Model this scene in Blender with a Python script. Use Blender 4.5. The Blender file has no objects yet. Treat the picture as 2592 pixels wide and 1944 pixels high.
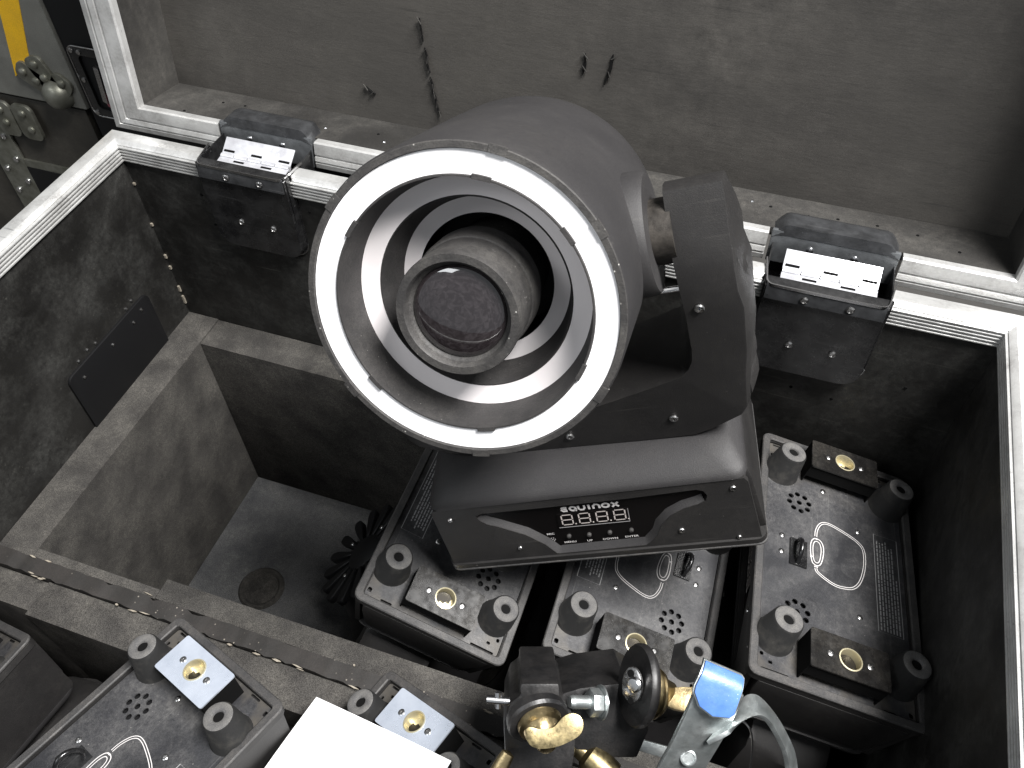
import bpy, bmesh, math, random
from mathutils import Vector, Matrix
random.seed(7)
PI = math.pi
S = bpy.context.scene
COL = S.collection

# ---------------------------------------------------------------- camera, world, lamps
CAM = Vector((0.74549, -0.67688, 0.61294))
CRW = Matrix(((0.9456001592, -0.2384087410, 0.2213630747), (0.3249103792, 0.7266512193, -0.6053191315), (-0.0165452851, 0.6443020423, 0.7645921342)))
FPX = 2159.738
cd = bpy.data.cameras.new('camera'); cam = bpy.data.objects.new('camera', cd); COL.objects.link(cam)
cd.sensor_width = 36; cd.lens = FPX / 2592 * 36; cd.clip_start = 0.01; cd.clip_end = 60
cam.matrix_world = Matrix.Translation(CAM) @ CRW.to_4x4()
S.camera = cam
S.view_settings.view_transform = 'Standard'; S.view_settings.look = 'None'; S.view_settings.gamma = 1
S.view_settings.exposure = 0.14
S.cycles.use_denoising = True
W = bpy.data.worlds.new('World'); S.world = W; W.use_nodes = True
W.node_tree.nodes['Background'].inputs[0].default_value = (0.9, 0.95, 1.0, 1)
W.node_tree.nodes['Background'].inputs[1].default_value = 0.30

def area(name, loc, target, sx, sy, power, color=(1, 1, 1)):
    l = bpy.data.lights.new(name, 'AREA'); l.shape = 'RECTANGLE'; l.size = sx; l.size_y = sy; l.energy = power; l.color = color
    o = bpy.data.objects.new(name, l); COL.objects.link(o); o.location = loc
    o.rotation_euler = (Vector(target) - Vector(loc)).to_track_quat('-Z', 'Y').to_euler()
    return o
area('ceiling_or_fill_lamp', (1.75, -0.42, 2.55), (0.5, -0.25, 0), 1.2, 0.7, 250, (1, 0.985, 0.97))
area('ceiling_or_fill_lamp', (-1.2, -2.4, 2.6), (0.5, 0.0, 0.1), 1.6, 0.9, 28, (0.95, 0.98, 1.0))  # weak front fill, added to lift the white ring and the lid

def at(u, v, d):
    return CAM + CRW @ Vector(((u - 1296) / FPX * d, (972 - v) / FPX * d, -d))

# ---------------------------------------------------------------- materials
def rgb(c):
    return (c[0], c[1], c[2], 1) if isinstance(c, (tuple, list)) else (c, c, c, 1)
def mk(name, c1, c2=None, scale=20, rough=0.5, rvar=0.0, metal=0.0, bump=0.0, bscale=200, dust=None, stretch=(1, 1, 1), spec=0.5, specks=None, coat=0.0, contrast=(0.35, 0.65), grain=None, scr=None):
    m = bpy.data.materials.new(name); m.use_nodes = True
    nt = m.node_tree; N = nt.nodes; Lk = nt.links
    b = N['Principled BSDF']
    b.inputs['Roughness'].default_value = rough; b.inputs['Metallic'].default_value = metal
    b.inputs['Specular IOR Level'].default_value = spec
    b.inputs['Coat Weight'].default_value = coat
    b.inputs['Base Color'].default_value = rgb(c1)
    tc = N.new('ShaderNodeTexCoord'); mp = N.new('ShaderNodeMapping'); mp.inputs['Scale'].default_value = stretch
    Lk.new(tc.outputs['Object'], mp.inputs[0])
    def noise(sc, det=4, rgh=0.6, mapped=True):
        n = N.new('ShaderNodeTexNoise'); n.inputs['Scale'].default_value = sc; n.inputs['Detail'].default_value = det; n.inputs['Roughness'].default_value = rgh
        Lk.new(mp.outputs[0] if mapped else tc.outputs['Object'], n.inputs['Vector']); return n
    def ramp(src, a, bb, ca=0.0, cb=1.0):
        r = N.new('ShaderNodeMapRange'); r.inputs[1].default_value = a; r.inputs[2].default_value = bb; r.inputs[3].default_value = ca; r.inputs[4].default_value = cb
        Lk.new(src, r.inputs[0]); return r.outputs[0]
    def mix(f, a, bcol):
        x = N.new('ShaderNodeMix'); x.data_type = 'RGBA'; Lk.new(f, x.inputs[0])
        if isinstance(a, tuple): x.inputs[6].default_value = a
        else: Lk.new(a, x.inputs[6])
        x.inputs[7].default_value = bcol
        return x.outputs[2]
    col = rgb(c1)
    if c2 is not None:
        n = noise(scale, 6); col = mix(ramp(n.outputs[0], contrast[0], contrast[1]), col, rgb(c2))
    if dust:
        dc, amt, ds = dust
        n = noise(ds, 8, 0.7, False); n2 = noise(ds * 9, 5, 0.7, False)
        mu = N.new('ShaderNodeMath'); mu.operation = 'MULTIPLY'
        Lk.new(ramp(n.outputs[0], 0.42, 0.75), mu.inputs[0]); Lk.new(ramp(n2.outputs[0], 0.3, 0.7, 0, 2 * amt), mu.inputs[1])
        col = mix(mu.outputs[0], col, rgb(dc))
    if specks:
        sc, thr, c3 = specks
        vo = N.new('ShaderNodeTexVoronoi'); vo.inputs['Scale'].default_value = sc; Lk.new(tc.outputs['Object'], vo.inputs['Vector'])
        n3 = noise(sc * 0.11, 3, 0.5, False)
        f = ramp(vo.outputs['Distance'], thr, thr * 0.6)
        mm = N.new('ShaderNodeMath'); mm.operation = 'MULTIPLY'; Lk.new(f, mm.inputs[0]); Lk.new(ramp(n3.outputs[0], 0.5, 0.6), mm.inputs[1])
        col = mix(mm.outputs[0], col, rgb(c3))
    if scr:
        cs, amt = scr; prev = None
        for k, rz in enumerate((0.35, -0.9, 1.9)):
            mp2 = N.new('ShaderNodeMapping'); mp2.inputs['Rotation'].default_value = (0.4 * k, 0.3 - 0.3 * k, rz); mp2.inputs['Scale'].default_value = (3, 130, 130)
            Lk.new(tc.outputs['Object'], mp2.inputs[0])
            n = N.new('ShaderNodeTexNoise'); n.inputs['Scale'].default_value = 2.2; n.inputs['Detail'].default_value = 3; Lk.new(mp2.outputs[0], n.inputs['Vector'])
            g_ = noise(11 + 5 * k, 3, 0.5, False)
            mm = N.new('ShaderNodeMath'); mm.operation = 'MULTIPLY'; Lk.new(ramp(n.outputs[0], 0.66, 0.74), mm.inputs[0]); Lk.new(ramp(g_.outputs[0], 0.48, 0.62, 0, amt), mm.inputs[1])
            col = mix(mm.outputs[0], col, rgb(cs))
    if grain is None: grain = 0.3 if (rough > 0.4 and metal < 0.5) else 0
    if grain and not isinstance(col, tuple):
        n = noise(1100, 2, 0.5, False); x = N.new('ShaderNodeMix'); x.data_type = 'RGBA'; x.blend_type = 'MULTIPLY'; x.inputs[0].default_value = 1
        Lk.new(col, x.inputs[6]); Lk.new(ramp(n.outputs[0], 0.3, 0.7, 1 - grain, 1 + grain), x.inputs[7]); col = x.outputs[2]
    if not isinstance(col, tuple): Lk.new(col, b.inputs['Base Color'])
    if rvar:
        n = noise(scale * 1.7 if scale else 30, 5); Lk.new(ramp(n.outputs[0], 0.3, 0.7, max(0.02, rough - rvar), min(1, rough + rvar)), b.inputs['Roughness'])
    if bump:
        n = noise(bscale, 5, 0.6); bp = N.new('ShaderNodeBump'); bp.inputs['Strength'].default_value = min(1, bump); bp.inputs['Distance'].default_value = 0.0006
        Lk.new(n.outputs[0], bp.inputs['Height']); Lk.new(bp.outputs[0], b.inputs['Normal'])
    return m
M = {}
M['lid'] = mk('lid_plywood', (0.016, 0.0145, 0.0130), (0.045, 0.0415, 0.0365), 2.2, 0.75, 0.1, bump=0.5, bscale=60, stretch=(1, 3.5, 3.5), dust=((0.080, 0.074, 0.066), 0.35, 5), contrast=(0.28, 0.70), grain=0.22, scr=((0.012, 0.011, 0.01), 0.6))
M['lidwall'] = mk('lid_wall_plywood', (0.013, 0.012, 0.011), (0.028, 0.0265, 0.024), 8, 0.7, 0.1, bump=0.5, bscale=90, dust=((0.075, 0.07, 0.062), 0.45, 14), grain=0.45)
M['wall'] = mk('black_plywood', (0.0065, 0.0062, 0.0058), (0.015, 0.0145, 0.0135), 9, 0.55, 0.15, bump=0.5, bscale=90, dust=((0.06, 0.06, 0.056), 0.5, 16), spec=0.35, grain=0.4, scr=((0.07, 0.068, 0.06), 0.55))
M['foam'] = mk('grey_foam', (0.038, 0.036, 0.034), (0.058, 0.055, 0.051), 26, 0.95, bump=1.0, bscale=700, dust=((0.12, 0.113, 0.10), 0.5, 25), spec=0.1, grain=0.55)
M['foamdark'] = mk('dark_foam', (0.016, 0.0155, 0.015), (0.034, 0.032, 0.029), 16, 0.95, bump=1.0, bscale=700, dust=((0.08, 0.075, 0.067), 0.5, 22), spec=0.1, grain=0.5)
M['board'] = mk('divider_board', (0.011, 0.010, 0.009), (0.022, 0.019, 0.017), 30, 0.7, bump=0.6, bscale=200, specks=(160, 0.16, (0.2, 0.18, 0.15)))
M['alu'] = mk('aluminium', (0.66, 0.66, 0.65), (0.48, 0.48, 0.47), 14, 0.36, 0.1, metal=0.55, bump=0.2, bscale=500, dust=((0.22, 0.21, 0.2), 0.5, 30), scr=((0.2, 0.2, 0.2), 0.7))
M['steel'] = mk('bright_steel', (0.75, 0.75, 0.76), None, 0, 0.22, 0, metal=1)
M['zinc'] = mk('zinc_plate', (0.78, 0.84, 0.95), (0.66, 0.72, 0.83), 40, 0.3, 0.08, metal=0.7)
M['galv'] = mk('galvanised_steel', (0.42, 0.46, 0.46), (0.55, 0.58, 0.58), 60, 0.38, 0.1, metal=0.9, bump=0.3, bscale=300, dust=((0.3, 0.3, 0.28), 0.4, 40))
M['brass'] = mk('brass', (0.48, 0.38, 0.21), (0.30, 0.235, 0.13), 60, 0.36, 0.12, metal=1, bump=0.3, bscale=400)
M['brassdull'] = mk('dull_brass', (0.30, 0.245, 0.13), (0.17, 0.14, 0.08), 160, 0.36, 0.1, metal=1.0, bump=0.12, bscale=500)
M['zincyel'] = mk('yellow_zinc', (0.62, 0.56, 0.38), None, 0, 0.35, 0.0, metal=0.7)
M['dish'] = mk('black_coated_steel', (0.006, 0.006, 0.0065), (0.009, 0.009, 0.0095), 30, 0.28, 0.08, spec=0.6, dust=((0.05, 0.05, 0.05), 0.4, 50), scr=((0.1, 0.1, 0.1), 0.4))
M['dishup'] = mk('grey_coated_steel', (0.035, 0.036, 0.038), (0.07, 0.072, 0.076), 60, 0.35, 0.1, metal=0.5, bump=0.3, bscale=300, scr=((0.2, 0.2, 0.2), 0.5))
M['plast'] = mk('black_plastic', (0.0185, 0.0175, 0.0182), (0.0225, 0.0213, 0.022), 12, 0.60, 0.05, bump=0.35, bscale=1100, specks=(120, 0.05, (0.12, 0.115, 0.105)), dust=((0.036, 0.034, 0.032), 0.35, 14), spec=0.42, grain=0.15, scr=((0.05, 0.048, 0.045), 0.35))
M['plast_shade'] = mk('black_yoke_plastic', (0.0105, 0.0098, 0.0098), (0.0145, 0.0137, 0.0135), 12, 0.55, 0.06, bump=0.3, bscale=1100, specks=(110, 0.06, (0.09, 0.085, 0.08)), dust=((0.028, 0.026, 0.024), 0.4, 18), spec=0.4, grain=0.15, scr=((0.05, 0.047, 0.043), 0.35))  # same plastic as the shell, darkened to carry shade on upright faces
M['bezel'] = mk('dusty_black_plastic', (0.020, 0.0188, 0.0185), (0.032, 0.030, 0.029), 60, 0.65, 0.1, bump=0.6, bscale=500, specks=(190, 0.13, (0.32, 0.31, 0.29)), dust=((0.07, 0.066, 0.06), 0.5, 30))
M['inner'] = mk('matt_black_inner', (0.016, 0.0152, 0.0152), (0.028, 0.026, 0.0258), 40, 0.7, bump=0.4, bscale=400, specks=(220, 0.08, (0.22, 0.21, 0.19)), dust=((0.05, 0.047, 0.044), 0.5, 25))
M['white'] = mk('white_reflector', (0.88, 0.87, 0.88), (0.84, 0.83, 0.84), 10, 0.4, 0, spec=0.5, grain=0)
M['alring'] = mk('satin_reflector', (0.82, 0.775, 0.775), (0.77, 0.73, 0.73), 10, 0.39, 0.06, metal=0.2, grain=0)
M['panel'] = mk('gloss_panel', (0.0035, 0.003, 0.003), None, 0, 0.3, 0, spec=0.25)
M['print'] = mk('pale_print', (0.55, 0.53, 0.52), None, 0, 0.6, 0)
M['printdim'] = mk('dim_print', (0.25, 0.24, 0.24), None, 0, 0.6, 0)
M['segm'] = mk('display_segments', (0.42, 0.38, 0.36), None, 0, 0.5, 0)
M['plate'] = mk('painted_plate', (0.015, 0.0152, 0.0172), (0.027, 0.0273, 0.0300), 14, 0.5, 0.12, spec=0.5, bump=0.3, bscale=400, dust=((0.085, 0.083, 0.082), 0.75, 17), specks=(140, 0.08, (0.2, 0.19, 0.18)), grain=0.3, scr=((0.10, 0.098, 0.095), 0.55))
M['rim'] = mk('grey_plastic_rim', (0.027, 0.0265, 0.027), (0.038, 0.037, 0.037), 40, 0.6, 0.08, bump=0.6, bscale=500, dust=((0.11, 0.10, 0.09), 0.5, 25), grain=0.4)
M['rubber'] = mk('rubber_shaded_side', (0.004, 0.004, 0.004), (0.022, 0.0205, 0.018), 60, 0.85, bump=0.5, bscale=300, contrast=(0.5, 0.72))  # near-black puts shade on the upright sides; pale patches are dust
M['rubtop'] = mk('rubber_dusty_lit_top', (0.065, 0.064, 0.065), (0.11, 0.106, 0.10), 90, 0.85, bump=0.4, bscale=400)  # dust grey, brightened further for light on the upturned face
M['bracket'] = mk('black_bracket', (0.006, 0.0056, 0.0054), (0.010, 0.0094, 0.0088), 50, 0.26, 0.1, spec=0.7, dust=((0.07, 0.064, 0.055), 0.35, 34), grain=0)
M['hole'] = mk('hole_dark', (0.004, 0.004, 0.004), None, 0, 0.8, 0, spec=0.1)
M['screw'] = mk('screw_steel', (0.5, 0.5, 0.5), (0.35, 0.34, 0.33), 300, 0.3, 0.1, metal=1)
M['card'] = mk('white_card', (0.88, 0.88, 0.88), None, 0, 0.6, 0)
M['blue'] = mk('blue_paint', (0.050, 0.125, 0.36), (0.075, 0.17, 0.42), 60, 0.4, 0.1, bump=0.3, bscale=300, specks=(300, 0.12, (0.4, 0.47, 0.6)), dust=((0.12, 0.2, 0.45), 0.25, 80))
M['clampblk'] = mk('black_clamp_steel', (0.010, 0.010, 0.0105), (0.017, 0.016, 0.016), 40, 0.42, 0.1, bump=0.3, bscale=400, dust=((0.05, 0.047, 0.045), 0.3, 40), metal=0.2)
M['lamgrey'] = mk('grey_laminate', (0.19, 0.19, 0.172), (0.13, 0.13, 0.118), 9, 0.6, 0.1, bump=0.3, bscale=300, dust=((0.08, 0.08, 0.07), 0.3, 10))
M['yellow'] = mk('yellow_tape', (0.72, 0.42, 0.01), (0.62, 0.36, 0.015), 30, 0.5, 0.1)
M['ballsteel'] = mk('worn_corner_steel', (0.16, 0.16, 0.13), (0.27, 0.27, 0.235), 40, 0.46, 0.1, metal=0.8, bump=0.3, bscale=200)
M['lamdark'] = mk('dark_laminate', (0.020, 0.018, 0.014), (0.03, 0.027, 0.022), 14, 0.6, 0.1, dust=((0.06, 0.055, 0.045), 0.3, 14))
M['black'] = mk('flat_black', (0.004, 0.004, 0.0045), None, 0, 0.6, 0, spec=0.3)
M['red'] = mk('faded_red', (0.25, 0.07, 0.09), None, 0, 0.6, 0)
M['label'] = mk('text_print', 0.30, None, 0, 0.6, 0)
M['bright'] = mk('hinge_steel', (0.66, 0.67, 0.70), (0.5, 0.5, 0.53), 60, 0.35, 0.1, metal=0.5)
M['cupdark'] = mk('socket_dark', (0.02, 0.017, 0.012), None, 0, 0.4, 0, metal=0.5)
M['fingrey'] = mk('dusty_grey_cap', (0.022, 0.021, 0.020), (0.035, 0.033, 0.031), 30, 0.8)
M['dishface'] = mk('worn_dish_steel', (0.10, 0.105, 0.11), (0.2, 0.21, 0.22), 50, 0.35, 0.1, metal=0.6, bump=0.3, bscale=300)
M['foamfloor'] = mk('compartment_floor', (0.042, 0.043, 0.045), (0.070, 0.070, 0.071), 12, 0.9, bump=1.0, bscale=500, dust=((0.1, 0.1, 0.095), 0.6, 20), spec=0.1, grain=0.5, scr=((0.13, 0.13, 0.12), 0.5))
M['floor'] = mk('concrete', (0.05, 0.047, 0.044), (0.08, 0.076, 0.07), 4, 0.85, 0.05, bump=0.5, bscale=60)
M['chip'] = mk('bare_wood', (0.22, 0.19, 0.15), (0.3, 0.27, 0.22), 60, 0.8, 0)
M['shaft'] = mk('dusty_shaft', (0.020, 0.018, 0.016), (0.07, 0.062, 0.054), 70, 0.5, 0.1, metal=0.5, bump=0.4, bscale=300)
def end_dust(m):
    nt = m.node_tree; N = nt.nodes; L = nt.links; b = N['Principled BSDF']; src = b.inputs['Base Color'].links[0].from_socket
    tc = N.new('ShaderNodeTexCoord'); sp = N.new('ShaderNodeSeparateXYZ'); L.new(tc.outputs['Object'], sp.inputs[0])
    ab = N.new('ShaderNodeMath'); ab.operation = 'ABSOLUTE'; L.new(sp.outputs[0], ab.inputs[0])
    mr = N.new('ShaderNodeMapRange'); mr.inputs[1].default_value = 0.085; mr.inputs[2].default_value = 0.125; L.new(ab.outputs[0], mr.inputs[0])
    n = N.new('ShaderNodeTexNoise'); n.inputs['Scale'].default_value = 38; n.inputs['Detail'].default_value = 8; L.new(tc.outputs['Object'], n.inputs['Vector'])
    m2 = N.new('ShaderNodeMapRange'); m2.inputs[1].default_value = 0.40; m2.inputs[2].default_value = 0.62; L.new(n.outputs[0], m2.inputs[0])
    mu = N.new('ShaderNodeMath'); mu.operation = 'MULTIPLY'; L.new(mr.outputs[0], mu.inputs[0]); L.new(m2.outputs[0], mu.inputs[1])
    x = N.new('ShaderNodeMix'); x.data_type = 'RGBA'; L.new(mu.outputs[0], x.inputs[0]); L.new(src, x.inputs[6]); x.inputs[7].default_value = (0.062, 0.056, 0.048, 1); L.new(x.outputs[2], b.inputs['Base Color'])
end_dust(M['plate'])
gl = bpy.data.materials.new('lens_glass'); gl.use_nodes = True
b = gl.node_tree.nodes['Principled BSDF']; b.inputs['Base Color'].default_value = (0.03, 0.026, 0.028, 1); b.inputs['Roughness'].default_value = 0.06
b.inputs['Coat Weight'].default_value = 1; b.inputs['Coat Roughness'].default_value = 0.02; b.inputs['Specular IOR Level'].default_value = 0.8
_n = gl.node_tree.nodes.new('ShaderNodeTexNoise'); _n.inputs['Scale'].default_value = 25; _n.inputs['Detail'].default_value = 6
_r = gl.node_tree.nodes.new('ShaderNodeMapRange'); _r.inputs[1].default_value = 0.45; _r.inputs[2].default_value = 0.7; _r.inputs[3].default_value = 0.03; _r.inputs[4].default_value = 0.12
_m = gl.node_tree.nodes.new('ShaderNodeMix'); _m.data_type = 'RGBA'; _m.inputs[6].default_value = (0.014, 0.011, 0.012, 1); _m.inputs[7].default_value = (0.034, 0.029, 0.031, 1)  # mottled base colour stands in for faint reflections in the lens
_n2 = gl.node_tree.nodes.new('ShaderNodeTexNoise'); _n2.inputs['Scale'].default_value = 14; _n2.inputs['Detail'].default_value = 5; _n2.inputs['Distortion'].default_value = 0.8
_r2 = gl.node_tree.nodes.new('ShaderNodeMapRange'); _r2.inputs[1].default_value = 0.42; _r2.inputs[2].default_value = 0.75
gl.node_tree.links.new(_n2.outputs[0], _r2.inputs[0]); gl.node_tree.links.new(_r2.outputs[0], _m.inputs[0]); gl.node_tree.links.new(_m.outputs[2], b.inputs['Base Color'])
gl.node_tree.links.new(_n.outputs[0], _r.inputs[0]); gl.node_tree.links.new(_r.outputs[0], b.inputs['Roughness'])
M['glass'] = gl

# ---------------------------------------------------------------- mesh helpers
def ob(name, bm, m, parent=None, smooth=True, bevel=0.0, label=None, ang=35, seg=2, kind=None):
    bmesh.ops.remove_doubles(bm, verts=bm.verts, dist=1e-6)
    bmesh.ops.recalc_face_normals(bm, faces=bm.faces)
    if bevel:
        es = [e for e in bm.edges if len(e.link_faces) == 2 and e.calc_face_angle(0) > math.radians(40)]
        if es: bmesh.ops.bevel(bm, geom=es, offset=bevel, segments=seg, profile=0.6, affect='EDGES', clamp_overlap=True)
    if smooth:
        for f in bm.faces: f.smooth = True
        for e in bm.edges:
            if len(e.link_faces) == 2 and e.calc_face_angle(0) > math.radians(ang): e.smooth = False
    me = bpy.data.meshes.new(name); bm.to_mesh(me); bm.free()
    me.materials.append(M[m])
    o = bpy.data.objects.new(name, me); COL.objects.link(o)
    if parent is not None: o.parent = parent
    if label: o['label'] = label
    if kind: o['kind'] = kind
    return o
SPLIT = {'rivet', 'gouge', 'splinter', 'nail_hole', 'tack', 'corner_chip', 'tilt_shaft', 'lock_hole', 'corner_brace', 'screw', 'set_screw_part'}
_ob = ob
def ob(name, bm, m, parent=None, **kw):
    if name not in SPLIT: return _ob(name, bm, m, parent, **kw)
    bmesh.ops.remove_doubles(bm, verts=bm.verts, dist=1e-7)
    left = set(bm.verts); out = []
    while left:
        st = [left.pop()]; isl = set(st)
        while st:
            v = st.pop()
            for e in v.link_edges:
                w = e.other_vert(v)
                if w not in isl: isl.add(w); left.discard(w); st.append(w)
        nb = bmesh.new(); mp = {v: nb.verts.new(v.co) for v in isl}
        for f in {f for v in isl for f in v.link_faces}: nb.faces.new([mp[v] for v in f.verts])
        out.append(_ob(name, nb, m, parent, **kw))
    bm.free(); return out[0]
def thing(name, label, cat, mat=None, group=None):
    o = bpy.data.objects.new(name, None); COL.objects.link(o); o.empty_display_size = 0.02
    if mat is not None: o.matrix_world = mat
    o['label'] = label; o['category'] = cat
    if group: o['group'] = group
    return o
def tag(o, label, cat, group=None):
    o['label'] = label; o['category'] = cat
    if group: o['group'] = group
    return o
def box(bm, lo, hi, T=None):
    vs = []
    for z in (lo[2], hi[2]):
        for x, y in ((lo[0], lo[1]), (hi[0], lo[1]), (hi[0], hi[1]), (lo[0], hi[1])):
            p = Vector((x, y, z)); vs.append(bm.verts.new(T @ p if T else p))
    for f in ((3, 2, 1, 0), (4, 5, 6, 7), (0, 1, 5, 4), (1, 2, 6, 5), (2, 3, 7, 6), (3, 0, 4, 7)): bm.faces.new([vs[i] for i in f])
    return bm
def frame(p, z, x=None):
    z = Vector(z).normalized()
    x = Vector(x) if x is not None else (Vector((1, 0, 0)) if abs(z.x) < 0.9 else Vector((0, 1, 0)))
    y = z.cross(x).normalized(); x = y.cross(z)
    m = Matrix((x, y, z)).transposed().to_4x4(); m.translation = Vector(p); return m
def lathe(bm, prof, n=24, T=None, a0=0, a1=2 * PI, close=True):
    full = abs(a1 - a0 - 2 * PI) < 1e-6
    cnt = n if full else n + 1
    rows = []
    for r, z in prof:
        row = []
        if r < 1e-7:
            p = Vector((0, 0, z)); v = bm.verts.new(T @ p if T else p); row = [v] * cnt
        else:
            for i in range(cnt):
                a = a0 + (a1 - a0) * i / n; p = Vector((r * math.cos(a), r * math.sin(a), z)); row.append(bm.verts.new(T @ p if T else p))
        rows.append(row)
    for j in range(len(rows) - 1):
        for i in range(cnt if full else cnt - 1):
            k = (i + 1) % cnt
            q = [rows[j][i], rows[j][k], rows[j + 1][k], rows[j + 1][i]]
            u = []
            for v in q:
                if v not in u: u.append(v)
            if len(u) > 2:
                try: bm.faces.new(u)
                except ValueError: pass
    if not full:
        for i in (0, cnt - 1):
            u = []
            for row in rows:
                if row[i] not in u: u.append(row[i])
            if len(u) > 2: bm.faces.new(u)
    return bm
def cyl(bm, p0, p1, r0, r1=None, n=16):
    r1 = r0 if r1 is None else r1
    p0 = Vector(p0); p1 = Vector(p1); T = frame(p0, p1 - p0); L = (p1 - p0).length
    return lathe(bm, [(0, 0), (r0, 0), (r1, L), (0, L)], n, T)
def prism(bm, pts, z0, z1, T=None, holes=()):
    loops = [list(pts)] + [list(h) for h in holes]
    vs, es = [], []
    tmp = bmesh.new()
    for lp in loops:
        vv = [tmp.verts.new((p[0], p[1], 0)) for p in lp]
        for i in range(len(vv)): es.append(tmp.edges.new((vv[i], vv[(i + 1) % len(vv)])))
    bmesh.ops.triangle_fill(tmp, use_beauty=True, use_dissolve=False, edges=es)
    if not holes:
        for f in list(tmp.faces): pass
    tmp.verts.ensure_lookup_table(); tmp.verts.index_update()
    A = {}; B = {}
    for v in tmp.verts:
        a = Vector((v.co.x, v.co.y, z0)); c = Vector((v.co.x, v.co.y, z1))
        A[v.index] = bm.verts.new(T @ a if T else a); B[v.index] = bm.verts.new(T @ c if T else c)
    for f in tmp.faces:
        idx = [v.index for v in f.verts]
        bm.faces.new([A[i] for i in reversed(idx)]); bm.faces.new([B[i] for i in idx])
    for e in tmp.edges:
        if len(e.link_faces) == 1:
            i, j = e.verts[0].index, e.verts[1].index
            bm.faces.new((A[i], A[j], B[j], B[i]))
    tmp.free(); return bm
def circ(cx, cy, r, n=12, a=0):
    return [(cx + r * math.cos(a + 2 * PI * i / n), cy + r * math.sin(a + 2 * PI * i / n)) for i in range(n)]
def rrect(x0, y0, x1, y1, r, n=4):
    out = []
    for cx, cy, a in ((x1 - r, y1 - r, 0), (x0 + r, y1 - r, PI / 2), (x0 + r, y0 + r, PI), (x1 - r, y0 + r, 1.5 * PI)):
        for i in range(n + 1):
            t = a + PI / 2 * i / n; out.append((cx + r * math.cos(t), cy + r * math.sin(t)))
    return out
def loft(bm, loops, cap=True):
    rows = [[bm.verts.new(p) for p in lp] for lp in loops]
    n = len(rows[0])
    for a, c in zip(rows, rows[1:]):
        for i in range(n): bm.faces.new((a[i], a[(i + 1) % n], c[(i + 1) % n], c[i]))
    if cap: bm.faces.new(list(reversed(rows[0]))); bm.faces.new(rows[-1])
    return bm
def smoothpath(pts, it=2, closed=False):
    pts = [Vector(p) for p in pts]
    for _ in range(it):
        out = []
        n = len(pts)
        rng = range(n) if closed else range(n - 1)
        if not closed: out.append(pts[0])
        for i in rng:
            a, c = pts[i], pts[(i + 1) % n]
            out += [a.lerp(c, 0.25), a.lerp(c, 0.75)]
        if not closed: out.append(pts[-1])
        pts = out
    return pts
def tube(bm, pts, r, n=8, closed=False):
    pts = [Vector(p) for p in pts]; rows = []
    up = None
    for i, p in enumerate(pts):
        a = pts[i - 1] if (i > 0 or closed) else p; c = pts[(i + 1) % len(pts)] if (i < len(pts) - 1 or closed) else p
        d = (c - a).normalized()
        if up is None: up = d.orthogonal().normalized()
        up = (up - d * up.dot(d)).normalized(); s = d.cross(up)
        rr = r[i] if isinstance(r, (list, tuple)) else r
        rows.append([bm.verts.new(p + (up * math.cos(2 * PI * k / n) + s * math.sin(2 * PI * k / n)) * rr) for k in range(n)])
    m = len(rows)
    for i in range(m if closed else m - 1):
        a, c = rows[i], rows[(i + 1) % m]
        for k in range(n): bm.faces.new((a[k], a[(k + 1) % n], c[(k + 1) % n], c[k]))
    if not closed: bm.faces.new(list(reversed(rows[0]))); bm.faces.new(rows[-1])
    return bm
def strap(bm, pts, side, w, t):
    """flat bar swept along pts; side = width direction"""
    pts = [Vector(p) for p in pts]; rows = []
    for i, p in enumerate(pts):
        d = (pts[min(i + 1, len(pts) - 1)] - pts[max(i - 1, 0)]).normalized()
        sd = Vector(side); sd = (sd - d * sd.dot(d)).normalized(); nn = d.cross(sd)
        ww = w[i] if isinstance(w, (list, tuple)) else w
        rows.append([bm.verts.new(p + sd * ww / 2 * a + nn * t / 2 * c) for a, c in ((1, 1), (-1, 1), (-1, -1), (1, -1))])
    for a, c in zip(rows, rows[1:]):
        for k in range(4): bm.faces.new((a[k], a[(k + 1) % 4], c[(k + 1) % 4], c[k]))
    bm.faces.new(list(reversed(rows[0]))); bm.faces.new(rows[-1])
    return bm
def ribbon(bm, pts, w, T, z0=0.0, h=0.0002, closed=False):
    """flat printed line in the XY plane of T"""
    pts = [Vector((p[0], p[1], 0)) for p in pts]; n = len(pts); L = []; R = []
    for i, p in enumerate(pts):
        a = pts[i - 1] if (i > 0 or closed) else p; c = pts[(i + 1) % n] if (i < n - 1 or closed) else p
        d = (c - a)
        if d.length < 1e-9: d = Vector((1, 0, 0))
        d.normalize(); q = Vector((-d.y, d.x, 0)) * w / 2
        L.append(p + q); R.append(p - q)
    for z in (z0 + h,):
        lv = [bm.verts.new(T @ Vector((p.x, p.y, z))) for p in L]; rv = [bm.verts.new(T @ Vector((p.x, p.y, z))) for p in R]
        for i in range(n if closed else n - 1):
            j = (i + 1) % n; bm.faces.new((lv[i], rv[i], rv[j], lv[j]))
    return bm
def offs(pts, d):
    pts = [Vector((p[0], p[1], 0)) for p in pts]; n = len(pts); out = []
    for i, p in enumerate(pts):
        a = pts[max(i - 1, 0)]; c = pts[min(i + 1, n - 1)]; t = (c - a).normalized(); out.append((p.x - t.y * d, p.y + t.x * d))
    return out
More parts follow.
